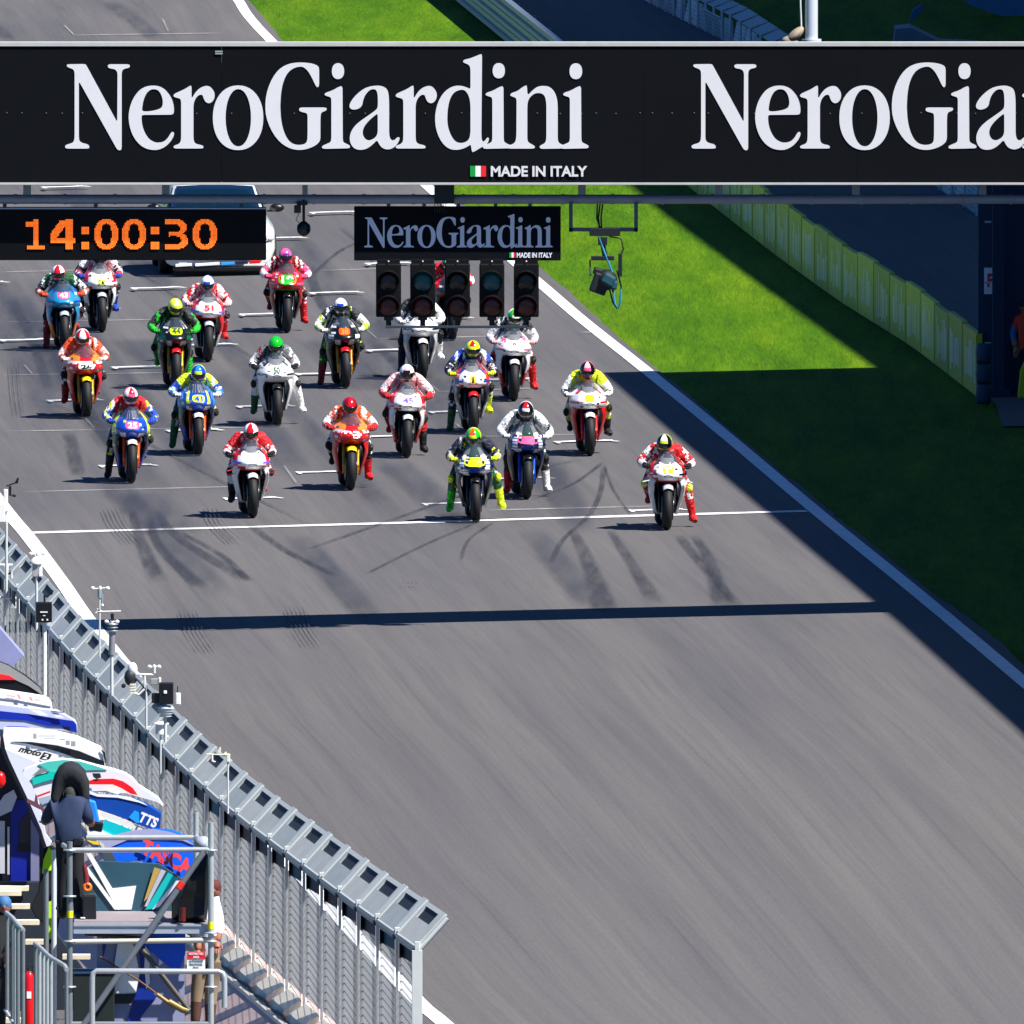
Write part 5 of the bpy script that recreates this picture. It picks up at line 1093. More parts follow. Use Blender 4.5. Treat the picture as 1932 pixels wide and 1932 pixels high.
inst('weather_station', 'white wind vane with black sleeve at the end of the gantry shadow', 211, 1160, 1312, i_e, pr=.02, off=-1.6)
def i_f(t, L):
    mb = MB(); mb.ell(L(250, 1262), (.06, .05, .08), None, 8); mb.build('bulb', wht, t)
    mb = MB(); mb.ell(L(245, 1278), (.07, .06, .1), None, 7); mb.tube([L(248, 1272), L(262, 1285), L(283, 1310)], .014, None, 6); mb.ell(L(233, 1294), (.028, .028, .028), None, 6); mb.build('camera_head', M('#24282c', .5), t)
    mb = MB(); mb.tube([L(256, 1272), L(290, 1273)], .014, None, 6); mb.tube([L(250, 1306), L(262, 1311), L(273, 1300)], .016, None, 6); mb.tube([L(273, 1272), L(273, 1300)], .012, None, 6); mb.build('arm', wht, t); cups(t, L, 291, 1258, 9); 
    mb = MB(); mb.tube([L(291, 1258), L(291, 1270)], .02, None, 6); mb.build('mast', gal_l, t)
    for k in range(4): bx(t, 'louvre', L, 245, 1290 + k * 5.2, 256, 1293.4 + k * 5.2, whc, .1, bev=.003)
    bx(t, 'grey_box', L, 284, 1280, 303, 1292, M('#8f9490', .5), .1); bx(t, 'box_rim', L, 299, 1278, 304, 1296, whc, .12)
inst('weather_station', 'cluster of white and cream sensors beside the black box', 276, 1290, 1375, i_f, pr=.014)
def i_g(t, L):
    bx(t, 'control_box', L, 300, 1288, 327, 1328, M('#0a0b10', .45, var=.2), .2); bx(t, 'rear_box', L, 286, 1308, 302, 1326, M('#0d0e12', .5), .16, .02)
    bx(t, 'white_mark', L, 309, 1302, 315, 1308, wht, .02, -.105, .004); mb = MB()
    for k in range(4): mb.lathe([(.05, 0), (.115 - k * .012, .01), (.05, .045)], None, tuple(L(312, 1338 + k * 5)), 'Z', 14)
    mb.build('radiation_shield', wht, t)
inst('weather_station', 'large black instrument box with white ribbed shield below', 312, 1310, 1400, i_g, off=-1.3, pr=.02)
def i_g2(t, L): bx(t, 'handset', L, 331, 1307, 341, 1330, wht, .05, 0, .014); mb = MB(); mb.tube([L(335, 1308), L(335, 1295)], .006, None, 5); mb.build('aerial', black_m, t)
inst('radio_handset', 'white radio handset with aerial clipped right of the black box', 336, 1318, 1330, i_g2, off=-1.2, pole=False, cat='radio')
def i_h(t, L):
    mb = MB(); mb.tube([L(303, 1385), L(303, 1367)], .062, None, 14); mb.build('sensor_body', wht, t); mb = MB(); mb.lathe([(.1, 0), (.1, .012), (.02, .03)], None, tuple(L(303, 1366)), 'Z', 16); mb.build('cap', wht, t)
    mb = MB(); mb.tube([L(308, 1358), L(318, 1350)], .014, None, 6); mb.ell(L(320, 1350), (.02, .02, .02), None, 5); mb.build('sensor_arm', M('#2a2e30', .5), t); mb = MB(); mb.ell(L(315, 1390), (.022, .022, .022), None, 5); mb.build('bulb', wht, t)
inst('weather_station', 'white cylindrical sensor on a thin pole below the black box', 303, 1375, 1470, i_h, pr=.012)
def i_i(t, L):
    vane(t, L, 389, 1423, 424, 1424, whc, 6); mb = MB(); mb.slab([L(410, 1419), L(414, 1410), L(417, 1409), L(417, 1422)], .02); mb.build('tail_fin', whc, t); bx(t, 'sensor_body', L, 427, 1422, 434, 1438, whc, .06); mb = MB(); mb.tube([L(400, 1424), L(400, 1436), L(406, 1438)], .014, None, 6); mb.tube([L(424, 1424), L(434, 1426)], .02, None, 6); mb.build('arm', whc, t)
inst('weather_station', 'cream wind vane on the rightmost instrument pole', 430, 1430, 1535, i_i, pr=.012)
def i_j(t, L):
    mb = MB(); mb.tube([L(-20, 1066), L(24, 1066)], .018, None, 6); mb.tube([L(-20, 1127), L(36, 1129)], .02, None, 6); mb.tube([L(34, 1157), L(35, 1112)], .022, None, 6); mb.tube([L(22, 1080), L(22, 1127)], .01, None, 6); mb.build('crossbar', wht, t); bx(t, 'sensor_body', L, 18, 1136, 32, 1148, wht, .1); bx(t, 'sensor_head', L, 8, 1068, 16, 1082, wht, .1); mb = MB(); mb.ell(L(17, 1080), (.03, .03, .03), None, 6); mb.build('bulb', M('#2a2e34', .4), t)
inst('aerial_mast', 'white crossbar aerials leaning into the frame at the left edge', 9, 1090, 1180, i_j, off=-.9)
# ---- pit stand canopies
def canopy(name, label, Y, depth, pieces, cat='canopy', group='team canopies on the pit stands', dy0=0.0):
    t = thing(name, label, cat, (0, 0, 0), 0, group)
    for k, (nm, pts, m) in enumerate(pieces):
        y = Y - .012 * k; mb = MB(); mb.slab([W(*p, y) for p in pts], depth * .3 if k == 0 else .010); mb.build(nm, m, t)
    return t
A1 = lambda z: [(x / 8.333, 1236.5 + y / 8.333) for x, y in z]
A2 = lambda z: [(x / 8.333, 1429.7 + y / 8.333) for x, y in z]
A4 = lambda z: [(154.6 + x / 8.333, 1391 + y / 8.333) for x, y in z]
A5 = lambda z: [(193.2 + x / 5.557, 1584.2 + y / 5.557) for x, y in z]
A6 = lambda z: [(x / 4.167, 1545.6 + y / 4.167) for x, y in z]
F = lambda c, v=.06: M(c, .45, var=v, scale=2)
lav = F('#c4c8e4'); wh = F('#f2f2f0', .04); lav2 = F('#a6a8cc')
Yc1 = FY(90, -3)
canopy('pit_canopy', 'black and red pit canopy with grey rim, highest in the stack', Yc1, 1.2, [
 ('roof', A1([(-80, 90), (0, 120), (120, 165), (400, 330), (620, 510), (700, 640), (640, 660), (-80, 560)]), F('#0b0c0e')),
 ('rim', A1([(-80, 60), (0, 110), (130, 160), (400, 330), (620, 505), (690, 630), (660, 620), (450, 480), (240, 385), (0, 290), (-80, 270)]), F('#9a9a98')),
 ('stripe', A1([(-80, 285), (0, 292), (150, 320), (250, 385), (-80, 385)]), F('#f0232a'))])
mb = MB(); mb.slab([W(*p, Yc1 + 2.2) for p in [(-30, 1150), (-30, 1240), (18, 1262), (45, 1238), (-5, 1180)]], .5)
tag(mb.build('awning', M('#8c90bc', .6, var=.25, scale=3)), 'lavender striped awning at the left edge above the red canopy', 'awning')
Yc2 = FY(125, -4.5)
c2 = canopy('pit_canopy', 'white pit canopy with faint pink letters under the black and red one', Yc2, 1.2, [
 ('roof', A1([(-80, 545), (0, 552), (400, 610), (680, 655), (760, 690), (800, 760), (822, 872), (600, 860), (-80, 775)]), wh),
 ('fold', A1([(0, 668), (300, 705), (800, 800), (800, 808), (300, 713), (0, 676)]), F('#b8bcc4')),
 ('pink_mark', A1([(110, 626), (240, 640), (240, 652), (110, 640)]), F('#f0a0aa')), ('pink_mark', A1([(265, 615), (300, 618), (330, 690), (300, 688)]), F('#f0a0aa')), ('pink_mark', A1([(450, 655), (490, 660), (520, 715), (485, 712)]), F('#f0a0aa')), ('pink_mark', A1([(540, 690), (620, 700), (620, 712), (560, 706)]), F('#f0a0aa'))])
Yc3 = FY(180, -5)
c3 = canopy('pit_canopy', 'blue and lavender pit canopy, third from the top of the stack', Yc3, 1.2, [
 ('roof', A1([(-80, 775), (0, 775), (400, 830), (880, 872), (1000, 930), (1180, 1040), (1205, 1100), (1210, 1215), (1110, 1190), (900, 1180), (-80, 1160)]), lav),
 ('stripe', A1([(-80, 872), (0, 875), (440, 920), (1000, 1010), (1150, 1030), (1200, 1085), (1210, 1215), (1115, 1195), (1100, 1150), (1000, 1120), (760, 1110), (400, 1020), (-80, 1000)]), F('#0a2aa8')),
 ('stripe', A1([(100, 1115), (400, 1120), (560, 1150), (110, 1158)]), F('#1440b8')),
 ('white_panel', A1([(450, 850), (620, 865), (760, 950), (620, 935), (560, 900)]), wh), ('white_panel', A1([(800, 890), (900, 900), (1000, 985), (880, 970)]), wh),
 ('edge', A1([(800, 875), (1000, 890), (1005, 905), (800, 885)]), F('#20183a')), ('cable_loop', A1([(970, 1110), (1090, 1125), (1110, 1170), (1080, 1185), (1010, 1165)]), F('#101028'))])
Yc4 = FY(255, -6)
c4 = canopy('pit_canopy', 'large white pit canopy with black swoosh and moto2 lettering', Yc4, 1.4, [
 ('roof', A1([(60, 1160), (500, 1172), (850, 1210), (1200, 1290), (1580, 1460), (1622, 1560), (1650, 1780), (1600, 1800), (1300, 1700), (1000, 1655), (750, 1665), (620, 1690), (80, 1472), (40, 1320)]), wh),
 ('swoosh', A1([(180, 1356), (500, 1362), (900, 1415), (1250, 1505), (1640, 1668), (1650, 1780), (1500, 1740), (1300, 1660), (1000, 1545), (650, 1440), (400, 1385)]), F('#15181a')),
 ('edge', A1([(1585, 1470), (1655, 1530), (1668, 1720), (1645, 1680), (1622, 1560)]), F('#15181a'))])
def ctext(parent, s, px, py, w, h, ang, m, off=.02, Y=None, sh=0):
    p = W(px, py, Y); return text_on(s, 'lettering', m, parent, (p.x, p.y, p.z), w / PXM(Y), h / PXM(Y), off, -ang, sh)
ctext(c4, 'moto', 57.5, 1418, 42, 11.5, math.radians(13), F('#15181a'), .045, Yc4 - .06, .45)
mb = MB(); mb.slab([W(*p, Yc4 - .05) for p in [(74, 1432), (83, 1419), (98, 1423.5), (91, 1436)]], .008); mb.build('number_block', F('#15181a'), c4); ctext(c4, '2', 86.5, 1427.5, 9, 10, math.radians(13), wh, .03, Yc4 - .075, .4)
for k, (x, y, w, h) in enumerate(((520, 1230, 55, 80), (600, 1262, 260, 12), (690, 1300, 160, 10), (940, 1315, 80, 16), (1035, 1340, 60, 70), (1115, 1350, 70, 80))):
    a = W(*A1([(x, y + h)])[0], Yc4 - .06); b2 = W(*A1([(x + w, y)])[0], Yc4 - .06); mb = MB(); mb.box(((a.x + b2.x) / 2, a.y, (a.z + b2.z) / 2), (b2.x - a.x, .006, b2.z - a.z)); mb.build('grey_mark', F('#9c9c9c'), c4)
side = canopy('pit_stand', 'pale lavender slanting side of the pit stand behind the camera operator', Yc4 - .5, 1.0, [
 ('side_panel', [(10, 1413), (74, 1440), (62, 1480), (72, 1512), (80, 1545), (86, 1575), (97, 1590), (90, 1602), (74, 1558), (55, 1513), (37, 1475), (17, 1432)], F('#dcdff2')),
 ('dark_edge', [(4, 1378), (10, 1413), (17, 1432), (37, 1475), (56, 1515), (78, 1566), (88, 1600), (84, 1606), (70, 1566), (48, 1512), (28, 1472), (8, 1430), (0, 1405)], F('#101118'))], 'stand', 'pit stands')
# lavender side lower part joined to teal canopy
Yc5 = FY(325, -7.2)
c5 = canopy('pit_canopy', 'teal, white and red pit canopy behind the camera operator', Yc5, 1.4, [
 ('roof', A2([(380, 190), (600, 110), (760, 62), (1000, 35), (1250, 60), (1500, 130), (1780, 195), (1950, 250), (2080, 330), (2170, 440), (2480, 640), (2560, 760), (2480, 700), (2000, 560), (1500, 540), (900, 640), (680, 700), (580, 640), (500, 420), (350, 240)]), F('#e4e6ea', .05)),
 ('teal_roof', A2([(600, 108), (760, 60), (1000, 33), (1250, 55), (1500, 125), (1680, 190), (1400, 195), (900, 240), (780, 215), (660, 140)]), F('#4cc4b4')),
 ('teal_front', A2([(505, 310), (640, 255), (820, 215), (900, 215), (900, 320), (700, 370), (520, 430)]), F('#00c8b0')),
 ('grey_wedge', A2([(500, 290), (655, 150), (775, 212), (640, 250)]), F('#7c8488')),
 ('red_line', A2([(565, 600), (790, 518), (790, 548), (585, 625)]), F('#d82030')),
 ('glass', A2([(590, 640), (790, 590), (790, 690), (660, 740)]), F('#a0b0c0')),
 ('red_stripe', [(168, 1473), (178, 1470), (214, 1469), (232, 1474), (250, 1486), (260, 1500), (247, 1498), (229, 1487), (212, 1480), (168, 1480)], F('#f01020')),
 ('black_mark', [(174, 1459), (189, 1459), (191, 1467), (182, 1470), (176, 1466)], F('#22262a')),
 ('cream_mark', [(200, 1486), (216, 1489), (228, 1496), (222, 1499), (206, 1494)], F('#f4f4dc')),
 ('support_frame', A2([(430, 640), (540, 690), (560, 560), (590, 640), (600, 720), (720, 830), (700, 850), (540, 770), (420, 700)]), F('#6c4450'))])
Yc6 = FY(390, -8.2)
c6 = canopy('pit_canopy', 'royal blue pit canopy with white lettering in front of the fence', Yc6, 1.4, [
 ('roof', [(160, 1492), (184, 1501), (222, 1503), (260, 1512), (281, 1521), (304, 1536), (301, 1566), (290, 1566), (262, 1556), (227, 1542), (189, 1529), (160, 1520)], F('#0444a0')),
 ('white_rim', [(160, 1488), (184, 1498), (222, 1500), (246, 1504), (270, 1514), (278, 1520), (262, 1514), (222, 1505), (184, 1503), (160, 1495)], wh),
 ('light_patch', [(243, 1542), (254, 1529), (262, 1533), (263, 1552), (258, 1553)], F('#1e9cf0')),
 ('cream_stripe', [(189, 1530), (227, 1543), (275, 1565), (262, 1567), (225, 1555), (192, 1541)], F('#e6e2dc')),
 ('teal_panel', [(197, 1546), (215, 1552), (250, 1566), (240, 1573), (214, 1577), (190, 1566)], F('#00c0c8')),
 ('white_panel', [(164, 1568), (190, 1565), (214, 1577), (200, 1582), (166, 1580)], wh)])
ctext(c6, 'TTS', 280, 1547, 36, 20, math.radians(22), wh, .04, Yc6 - .09, .1)
Yc7 = FY(440, -9)
c8 = canopy('pit_canopy', 'bright blue pit canopy with red lettering seen through the scaffold', Yc7, 1.4, [
 ('roof', [(205, 1600), (225, 1588), (262, 1572), (290, 1567), (325, 1569), (350, 1580), (368, 1597), (372, 1640), (338, 1658), (294, 1636), (261, 1624), (216, 1626)], F('#0a64f0')),
 ('lavender_rim', [(186, 1585), (212, 1576), (256, 1566), (288, 1564), (322, 1570), (342, 1577), (368, 1596), (345, 1586), (300, 1583), (240, 1585), (205, 1600)], lav2),
 ('yellow_patch', [(163, 1585), (184, 1588), (188, 1594), (176, 1593)], F('#f0d020')),
 ('grey_sail', [(190, 1600), (206, 1600), (222, 1628), (262, 1640), (280, 1672), (225, 1676), (205, 1650)], F('#46525c'))])
ctext(c8, 'TASCA', 315, 1617, 104, 30, math.radians(25), F('#f4484c'), .05, Yc7 - .07, -.25)
# stand interior seen behind and below the platform
Ys2 = Yc7 - .35
st1 = canopy('pit_stand', 'white V-shaped frame and teal banners under the bright blue canopy', Ys2, .5, [
 ('glass_back', [(185, 1625), (300, 1630), (345, 1660), (350, 1725), (150, 1725), (165, 1640)], F('#2a5060', .3)),
 ('white_frame', [(163, 1610), (172, 1610), (212, 1676), (257, 1671), (248, 1716), (222, 1716)], wh),
 ('lower_bar', [(160, 1640), (166, 1636), (224, 1716), (216, 1716)], wh),
 ('gold_strip', A5([(545, 290), (610, 310), (490, 600), (435, 650)]), F('#b89a50')), ('silver_strip', A5([(615, 310), (665, 330), (520, 600), (470, 700), (440, 700)]), F('#b8b8c8')),
 ('teal_strip', A5([(690, 345), (790, 400), (560, 720), (450, 735)]), F('#00b8b4')), ('white_strip', A5([(770, 430), (810, 430), (600, 700), (520, 735)]), F('#dcdce8'))], 'stand', 'pit stands')
st2 = canopy('team_stand', 'navy, lavender and white team stand panel below the work platform', Yc7 - 2.25, .5, [
 ('back_panel', A5([(-60, 900), (860, 900), (860, 1932), (-60, 1980)]), F('#8e92b4')),
 ('bright_blue', A5([(600, 900), (870, 900), (870, 1200), (790, 1400), (740, 1370), (440, 1110), (440, 1000)]), F('#0a5cf0')),
 ('navy_curve', A5([(385, 1110), (475, 1120), (455, 1300), (460, 1560), (575, 1640), (420, 1840), (340, 1990), (230, 1990), (370, 1560), (400, 1350)]), F('#06288c')),
 ('white_curve', A5([(450, 1110), (500, 1200), (490, 1400), (500, 1500), (460, 1560), (440, 1330)]), wh),
 ('white_triangle', A5([(595, 1250), (640, 1290), (590, 1325)]), wh),
 ('white_door', A5([(175, 1010), (285, 1010), (340, 1150), (390, 1400), (350, 1615), (130, 1625), (130, 1280)]), wh),
 ('dark_slot', A5([(130, 1620), (360, 1610), (300, 1720), (130, 1720)]), F('#101418')),
 ('navy_shape', A5([(0, 1000), (60, 1010), (20, 1200), (0, 1250)]), F('#0a2a90'))], 'stand', 'pit stands')
gb_ = MB(); a, b2 = W(138, 2050, Yc7 - 2.45), W(216, 1838, Yc7 - 2.45); gb_.box(((a.x + b2.x) / 2, a.y + .03, (a.z + b2.z) / 2), (b2.x - a.x, .1, b2.z - a.z)); gb_.box(((a.x + b2.x) / 2, a.y + .03, b2.z + .03), (b2.x - a.x + .02, .13, .06), F('#2a4868'))
tag(gb_.build('equipment_case', M('#141e1c', .6, var=.3), bevel=.01), 'large dark green equipment case under the scaffold', 'case')
# dark pit building, stairs and column at left
Yp = Yc4 + .5
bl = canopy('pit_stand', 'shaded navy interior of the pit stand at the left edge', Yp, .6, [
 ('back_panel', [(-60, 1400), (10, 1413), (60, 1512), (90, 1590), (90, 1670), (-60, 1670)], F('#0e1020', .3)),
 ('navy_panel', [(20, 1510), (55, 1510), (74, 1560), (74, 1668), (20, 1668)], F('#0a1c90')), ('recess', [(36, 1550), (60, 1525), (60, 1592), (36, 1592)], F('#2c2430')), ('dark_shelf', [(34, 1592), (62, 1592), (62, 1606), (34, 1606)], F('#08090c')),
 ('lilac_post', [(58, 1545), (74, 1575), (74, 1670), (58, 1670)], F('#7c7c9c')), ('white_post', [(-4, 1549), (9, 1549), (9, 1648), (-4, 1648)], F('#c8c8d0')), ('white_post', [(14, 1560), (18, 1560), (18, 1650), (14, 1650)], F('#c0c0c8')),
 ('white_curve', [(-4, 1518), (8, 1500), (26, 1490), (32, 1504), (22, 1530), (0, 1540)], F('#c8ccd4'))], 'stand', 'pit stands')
mb = MB(); c0 = W(0, 1471, Yp - .4); mb.ell(c0, (.07, .07, .1), None, 10); tag(mb.build('red_balloon', M('#f01010', .3)), 'round bright red lamp cover at the left edge beside the canopies', 'lamp cover')
sts = thing('staircase', 'shaded metal stairs with cream tread edges at lower left', 'stairs')
for k, (x0, x1, y) in enumerate(((-6, 54, 1677), (-6, 40, 1686), (20, 56, 1711), (30, 74, 1741), (48, 85, 1778), (118, 170, 1806), (-6, 40, 1926))):
    a = W(x0, y + 4, Yp - 1 - k * .25); b2 = W(x1, y - 4, a.y); mb = MB(); mb.box(((a.x + b2.x) / 2, a.y + .12, (a.z + b2.z) / 2), (b2.x - a.x, .26, b2.z - a.z)); mb.build('tread', M('#d8cbb0', .8, var=.2, scale=20), sts)
mb = MB(); mb.slab([W(*p, Yp - .7) for p in [(-40, 1665), (90, 1665), (105, 1760), (180, 1860), (180, 2100), (-60, 2100)]], .3); mb.build('riser_panel', M('#18222e', .7, var=.4, scale=3), sts)
# ---- scaffold platform with camera operator
YS = Yc7 - 2.6; YB = YS + 2.3; YF = YS + .12; sf = thing('scaffold_platform', 'galvanised tube scaffold with a deck carrying the camera operator', 'scaffold', (0, 0, 0)); tb = M('#c2c6c8', .35, .45, var=.15, scale=14); tbd = M('#868c92', .4, .45, var=.15, scale=14); yl = M('#f0e010', .5)
def tube(nm, a, b2, Y0, Y1=None, r=.031, m=None, parent=sf, label=None):
    mb = MB(); mb.tube([W(*a, Y0), W(*b2, Y0 if Y1 is None else Y1)], r, None, 10); return mb.build(nm, m or tb, parent)
tube('post', (131.5, 2050), (131.5, 1588), YS, m=tbd, r=.034); tube('post', (398, 2050), (398, 1552), YS, r=.034); tube('post', (370, 2020), (370, 1533), YB, r=.032); tube('post', (102, 2020), (102, 1603), YB, r=.03, m=M('#dfe4e8', .4, .2)); tube('post', (87, 2010), (87, 1640), YB, r=.03, m=tbd)
tube('guard_rail', (131, 1604), (398, 1603), YS); tube('guard_rail', (163, 1580.5), (370, 1580), YB); tube('guard_rail', (131, 1777), (398, 1774), YS, m=M('#d8d4c4', .4, .3)); tube('side_rail', (398, 1604), (370, 1580), YS, YB); tube('side_rail', (131.5, 1604), (102, 1582), YS, YB)
tube('brace', (384, 1608), (150, 1945), YS - .1, m=tbd, r=.036); tube('brace', (267, 1790), (357, 1906), YF, m=M('#5a5650', .5, .4), r=.03); tube('ledger', (131, 1932), (398, 1932), YS, m=tbd)
for x in (131.5, 398):
    for y in (1604, 1691 if x < 200 else 1760, 1776, 1862):
        mb = MB(); c0 = W(x, y, YS); mb.lathe([(.036, -.012), (.075, -.008), (.075, .008), (.036, .012)], None, tuple(c0), 'Z', 14); mb.build('coupler', tb, sf)
for x, y in ((132, 1725), (398, 1746)):
    mb = MB(); c0 = W(x, y, YS); mb.tube([c0 - Vector((0, 0, .04)), c0 + Vector((0, 0, .04))], .037, None, 12); mb.build('yellow_band', yl, sf)
mb = MB(); a, b2 = W(345, 1664, YS - .1), W(337, 1676, YS - .1); mb.tube([a, b2], .041, None, 10); mb.build('red_band', M('#f03020', .5), sf)
a, b2 = W(139, 1759, YS + .1), W(394, 1742, YS + .1); z_t = b2.z
mb = MB(); mb.box(((a.x + b2.x) / 2, YS + 1.25, z_t - .02), (b2.x - a.x, 2.3, .04)); mb.build('deck', M('#8a8284', .7, var=.2, scale=10), sf)
mb = MB(); mb.box(((a.x + b2.x) / 2, YS + .08, (a.z + z_t) / 2 - .012), (b2.x - a.x, .05, z_t - a.z)); mb.box(((a.x + b2.x) / 2, YS + .07, z_t - .02), (b2.x - a.x, .06, .022)); mb.build('deck_edge', M('#b4bcc8', .4, .4), sf)
sb = M('#6e4a28', .7, var=.2); mb = MB(); mb.tube([W(188, 1805, YF), W(262, 1850, YF), W(300, 1878, YF)], .012, None, 6); mb.build('strap', sb, sf)
mb = MB(); mb.tube([W(296, 1876, YF), W(320, 1893, YF)], .024, None, 8); mb.tube([W(318, 1890, YF), W(345, 1905, YF), W(356, 1908, YF)], .04, None, 8); mb.build('ratchet', M('#8a7440', .5, .3, var=.3), sf)
mb = MB(); mb.tube([W(160, 1762, YF), W(265, 1770, YF), W(398, 1771, YF)], .02, None, 6); mb.build('cable', M('#2c1c18', .6), sf)
# lower guard frame in front
gf = thing('guard_frame', 'bent grey tube handrail in front of the scaffold feet', 'handrail'); mb = MB()
mb.tube([W(174, 2040, YS - .8), W(174, 1845, YS - .8), W(176, 1836, YS - .8), W(182, 1832, YS - .8), W(412, 1833, YS - .8), W(420, 1836, YS - .8), W(423.5, 1846, YS - .8), W(423.5, 1901, YS - .8)], .032, None, 12); mb.build('tube', tb, gf)
rs = thing('warning_sign', 'small white sign with red header reading RESTRICTED AREA on the scaffold', 'sign', tuple(W(370, 1814, YS - .72)))
w_, h_ = 34 / PXM(YS), 36 / PXM(YS); mb = MB(); mb.box((0, 0, 0), (w_, .012, h_)); mb.build('panel', M('#ecece8', .5, var=.04), rs); mb = MB(); mb.box((0, -.009, h_ * .32), (w_, .006, h_ * .36)); mb.build('header', M('#d8142c', .5), rs)
text_on('RESTRICTED', 'lettering', M('#f2f2f2', .5), rs, (0, -.014, h_ * .4), w_ * .8, h_ * .11, .02); text_on('AREA', 'lettering', M('#f2f2f2', .5), rs, (0, -.014, h_ * .23), w_ * .35, h_ * .11, .02)
for k, s_ in enumerate(('AUTHORISED', 'PERSONNEL', 'ONLY')): text_on(s_, 'lettering', M('#7a828a', .5), rs, (0, -.01, h_ * (.03 - .17 * k)), w_ * (.8, .75, .35)[k], h_ * .09, .02)
# people -----------------------------------------------------------------
skin_c = M('#9a6450', .6, var=.1); navy = M('#1c2c4c', .8, var=.2, scale=5); trous = M('#0d0f16', .8, var=.3, scale=6)
def person_abs(label, cols, J, B, root='pelvis', hair=None, head=None, group=None, hat=None, k=1.12):
    o = J[root][0]; t = thing('person', label, 'person', tuple(o), 0, group); JJ = {n: (tuple(Vector(p) - Vector(o)), r) for n, (p, r) in J.items()}
    def mf(a, b2, tt, c):
        if b2 in cols: return cols[b2] if not isinstance(cols[b2], tuple) else (cols[b2][0] if tt < cols[b2][2] else cols[b2][1])
        return cols['*']
    skin('body', JJ, B, root, mf, t, sub=2, k=k)
    if head:
        hp = Vector(head) - Vector(o); mb = MB(); mb.ell(hp, (.078, .095, .11), skin_c, 12); mb.ell(hp + Vector((.0, -.09, -.01)), (.014, .02, .025), skin_c, 5)
        for sx in (-1, 1): mb.ell(hp + Vector((sx * .078, .0, -.01)), (.012, .02, .03), skin_c, 5); mb.ell(hp + Vector((sx * .03, -.085, .015)), (.012, .008, .008), M('#1a1410', .3), 5)
        mb.box(hp + Vector((0, -.086, -.05)), (.04, .01, .008), M('#7a3028', .5)); mb.build('head', None, t)
        mb = MB()
        mb.lathe([(.001, .118), (.05, .108), (.078, .07), (.086, .02), (.082, -.01)], None, tuple(hp), 'Z', 16, sy=1.15); mb.build('hair' if not hat else 'cap', hair or hat, t)
    return t
def hand(parent, o, wrist, direction, m=None):
    w = Vector(wrist) - Vector(o); d = Vector(direction).normalized(); side_ = d.cross(Vector((0, 0, 1))).normalized(); mb = MB()
    P_, R_ = smooth_path([w, w + d * .05, w + d * .09], [.028, .038, .034]); mb.tube(P_, R_, None, 8)
    for k in range(4):
        s0 = w + d * .085 + side_ * (-.028 + k * .019); L_ = (.06, .07, .065, .05)[k]
        P_, R_ = smooth_path([s0, s0 + d * L_ * .5 - Vector((0, 0, .008)), s0 + d * L_ * .8 - Vector((0, 0, .03))], [.01, .009, .007], 3); mb.tube(P_, R_, None, 6)
    s0 = w + d * .03 + side_ * -.03; P_, R_ = smooth_path([s0, s0 + d * .03 - side_ * .025, s0 + d * .06 - side_ * .02 - Vector((0, 0, .01))], [.013, .011, .008], 3); mb.tube(P_, R_, None, 6)
    return mb.build('hand', m or skin_c, parent)
YO = YS + 1.1
p3 = lambda x, y, d=0: tuple(W(x, y, YO + d))
J = {'pelvis': (p3(131, 1590), .15), 'waist': (p3(130, 1568), (.16, .13)), 'chest': (p3(131, 1528), (.2, .14)), 'neck': (p3(132, 1508), .07), 'head': (p3(132, 1498, .1), .075),
 'shl': (p3(103, 1517, .05), .085), 'ell': (p3(88, 1543, .18), .062), 'wrl': (p3(83, 1552, .32), .04), 'shr': (p3(158, 1516, .05), .085), 'elr': (p3(166, 1545, .0), .066), 'wrr': (p3(173, 1556, .22), .042),
 'hpl': (p3(121, 1600), .105), 'knl': (p3(120, 1655, .03), .07), 'anl': (p3(118, 1722), .052), 'fol': (p3(119, 1729, .16), .042), 'hpr': (p3(143, 1600), .105), 'knr': (p3(146, 1658, -.04), .072), 'anr': (p3(148, 1724, -.05), .052), 'for': (p3(151, 1731, -.2), .042)}
B = [('pelvis', 'waist'), ('waist', 'chest'), ('chest', 'neck'), ('neck', 'head'), ('chest', 'shl'), ('shl', 'ell'), ('ell', 'wrl'), ('chest', 'shr'), ('shr', 'elr'), ('elr', 'wrr'), ('pelvis', 'hpl'), ('hpl', 'knl'), ('knl', 'anl'), ('anl', 'fol'), ('pelvis', 'hpr'), ('hpr', 'knr'), ('knr', 'anr'), ('anr', 'for')]
cols = {'*': navy, 'wrl': (navy, skin_c, .1), 'wrr': (navy, skin_c, .12), 'head': skin_c, 'hpl': trous, 'hpr': trous, 'knl': trous, 'knr': trous, 'anl': trous, 'anr': trous, 'fol': M('#1a1a1c', .6), 'for': M('#1a1a1c', .6), 'pelvis': trous}
op = person_abs('person seen from behind in dark blue t-shirt operating the hooded camera', cols, J, B)
oo = J['pelvis'][0]; hand(op, oo, J['wrl'][0], (.1, 1, .1)); hand(op, oo, J['wrr'][0], (-.2, 1, .15))
mb = MB(); hp = Vector(p3(132, 1497, .12)) - Vector(oo); mb.ell(hp, (.085, .1, .115), None, 12); mb.build('head', M('#3a2c24', .8), op)
mb = MB(); mb.lathe([(.001, .125), (.055, .115), (.085, .07), (.095, .0), (.092, -.03)], None, tuple(hp), 'Z', 18, sy=1.15); mb.tube([hp + Vector((-.04, -.1, -.02)), hp + Vector((.04, -.1, -.02))], .012, None, 6); mb.build('cap', M('#34382e', .8), op)
mb = MB(); mb.box(Vector(p3(131, 1587, -.0)) - Vector(oo), (.33, .26, .045)); mb.box(Vector(p3(146, 1588, -.14)) - Vector(oo), (.08, .05, .09), M('#14161a', .4)); mb.build('belt', M('#08090b', .5), op, bevel=.01)
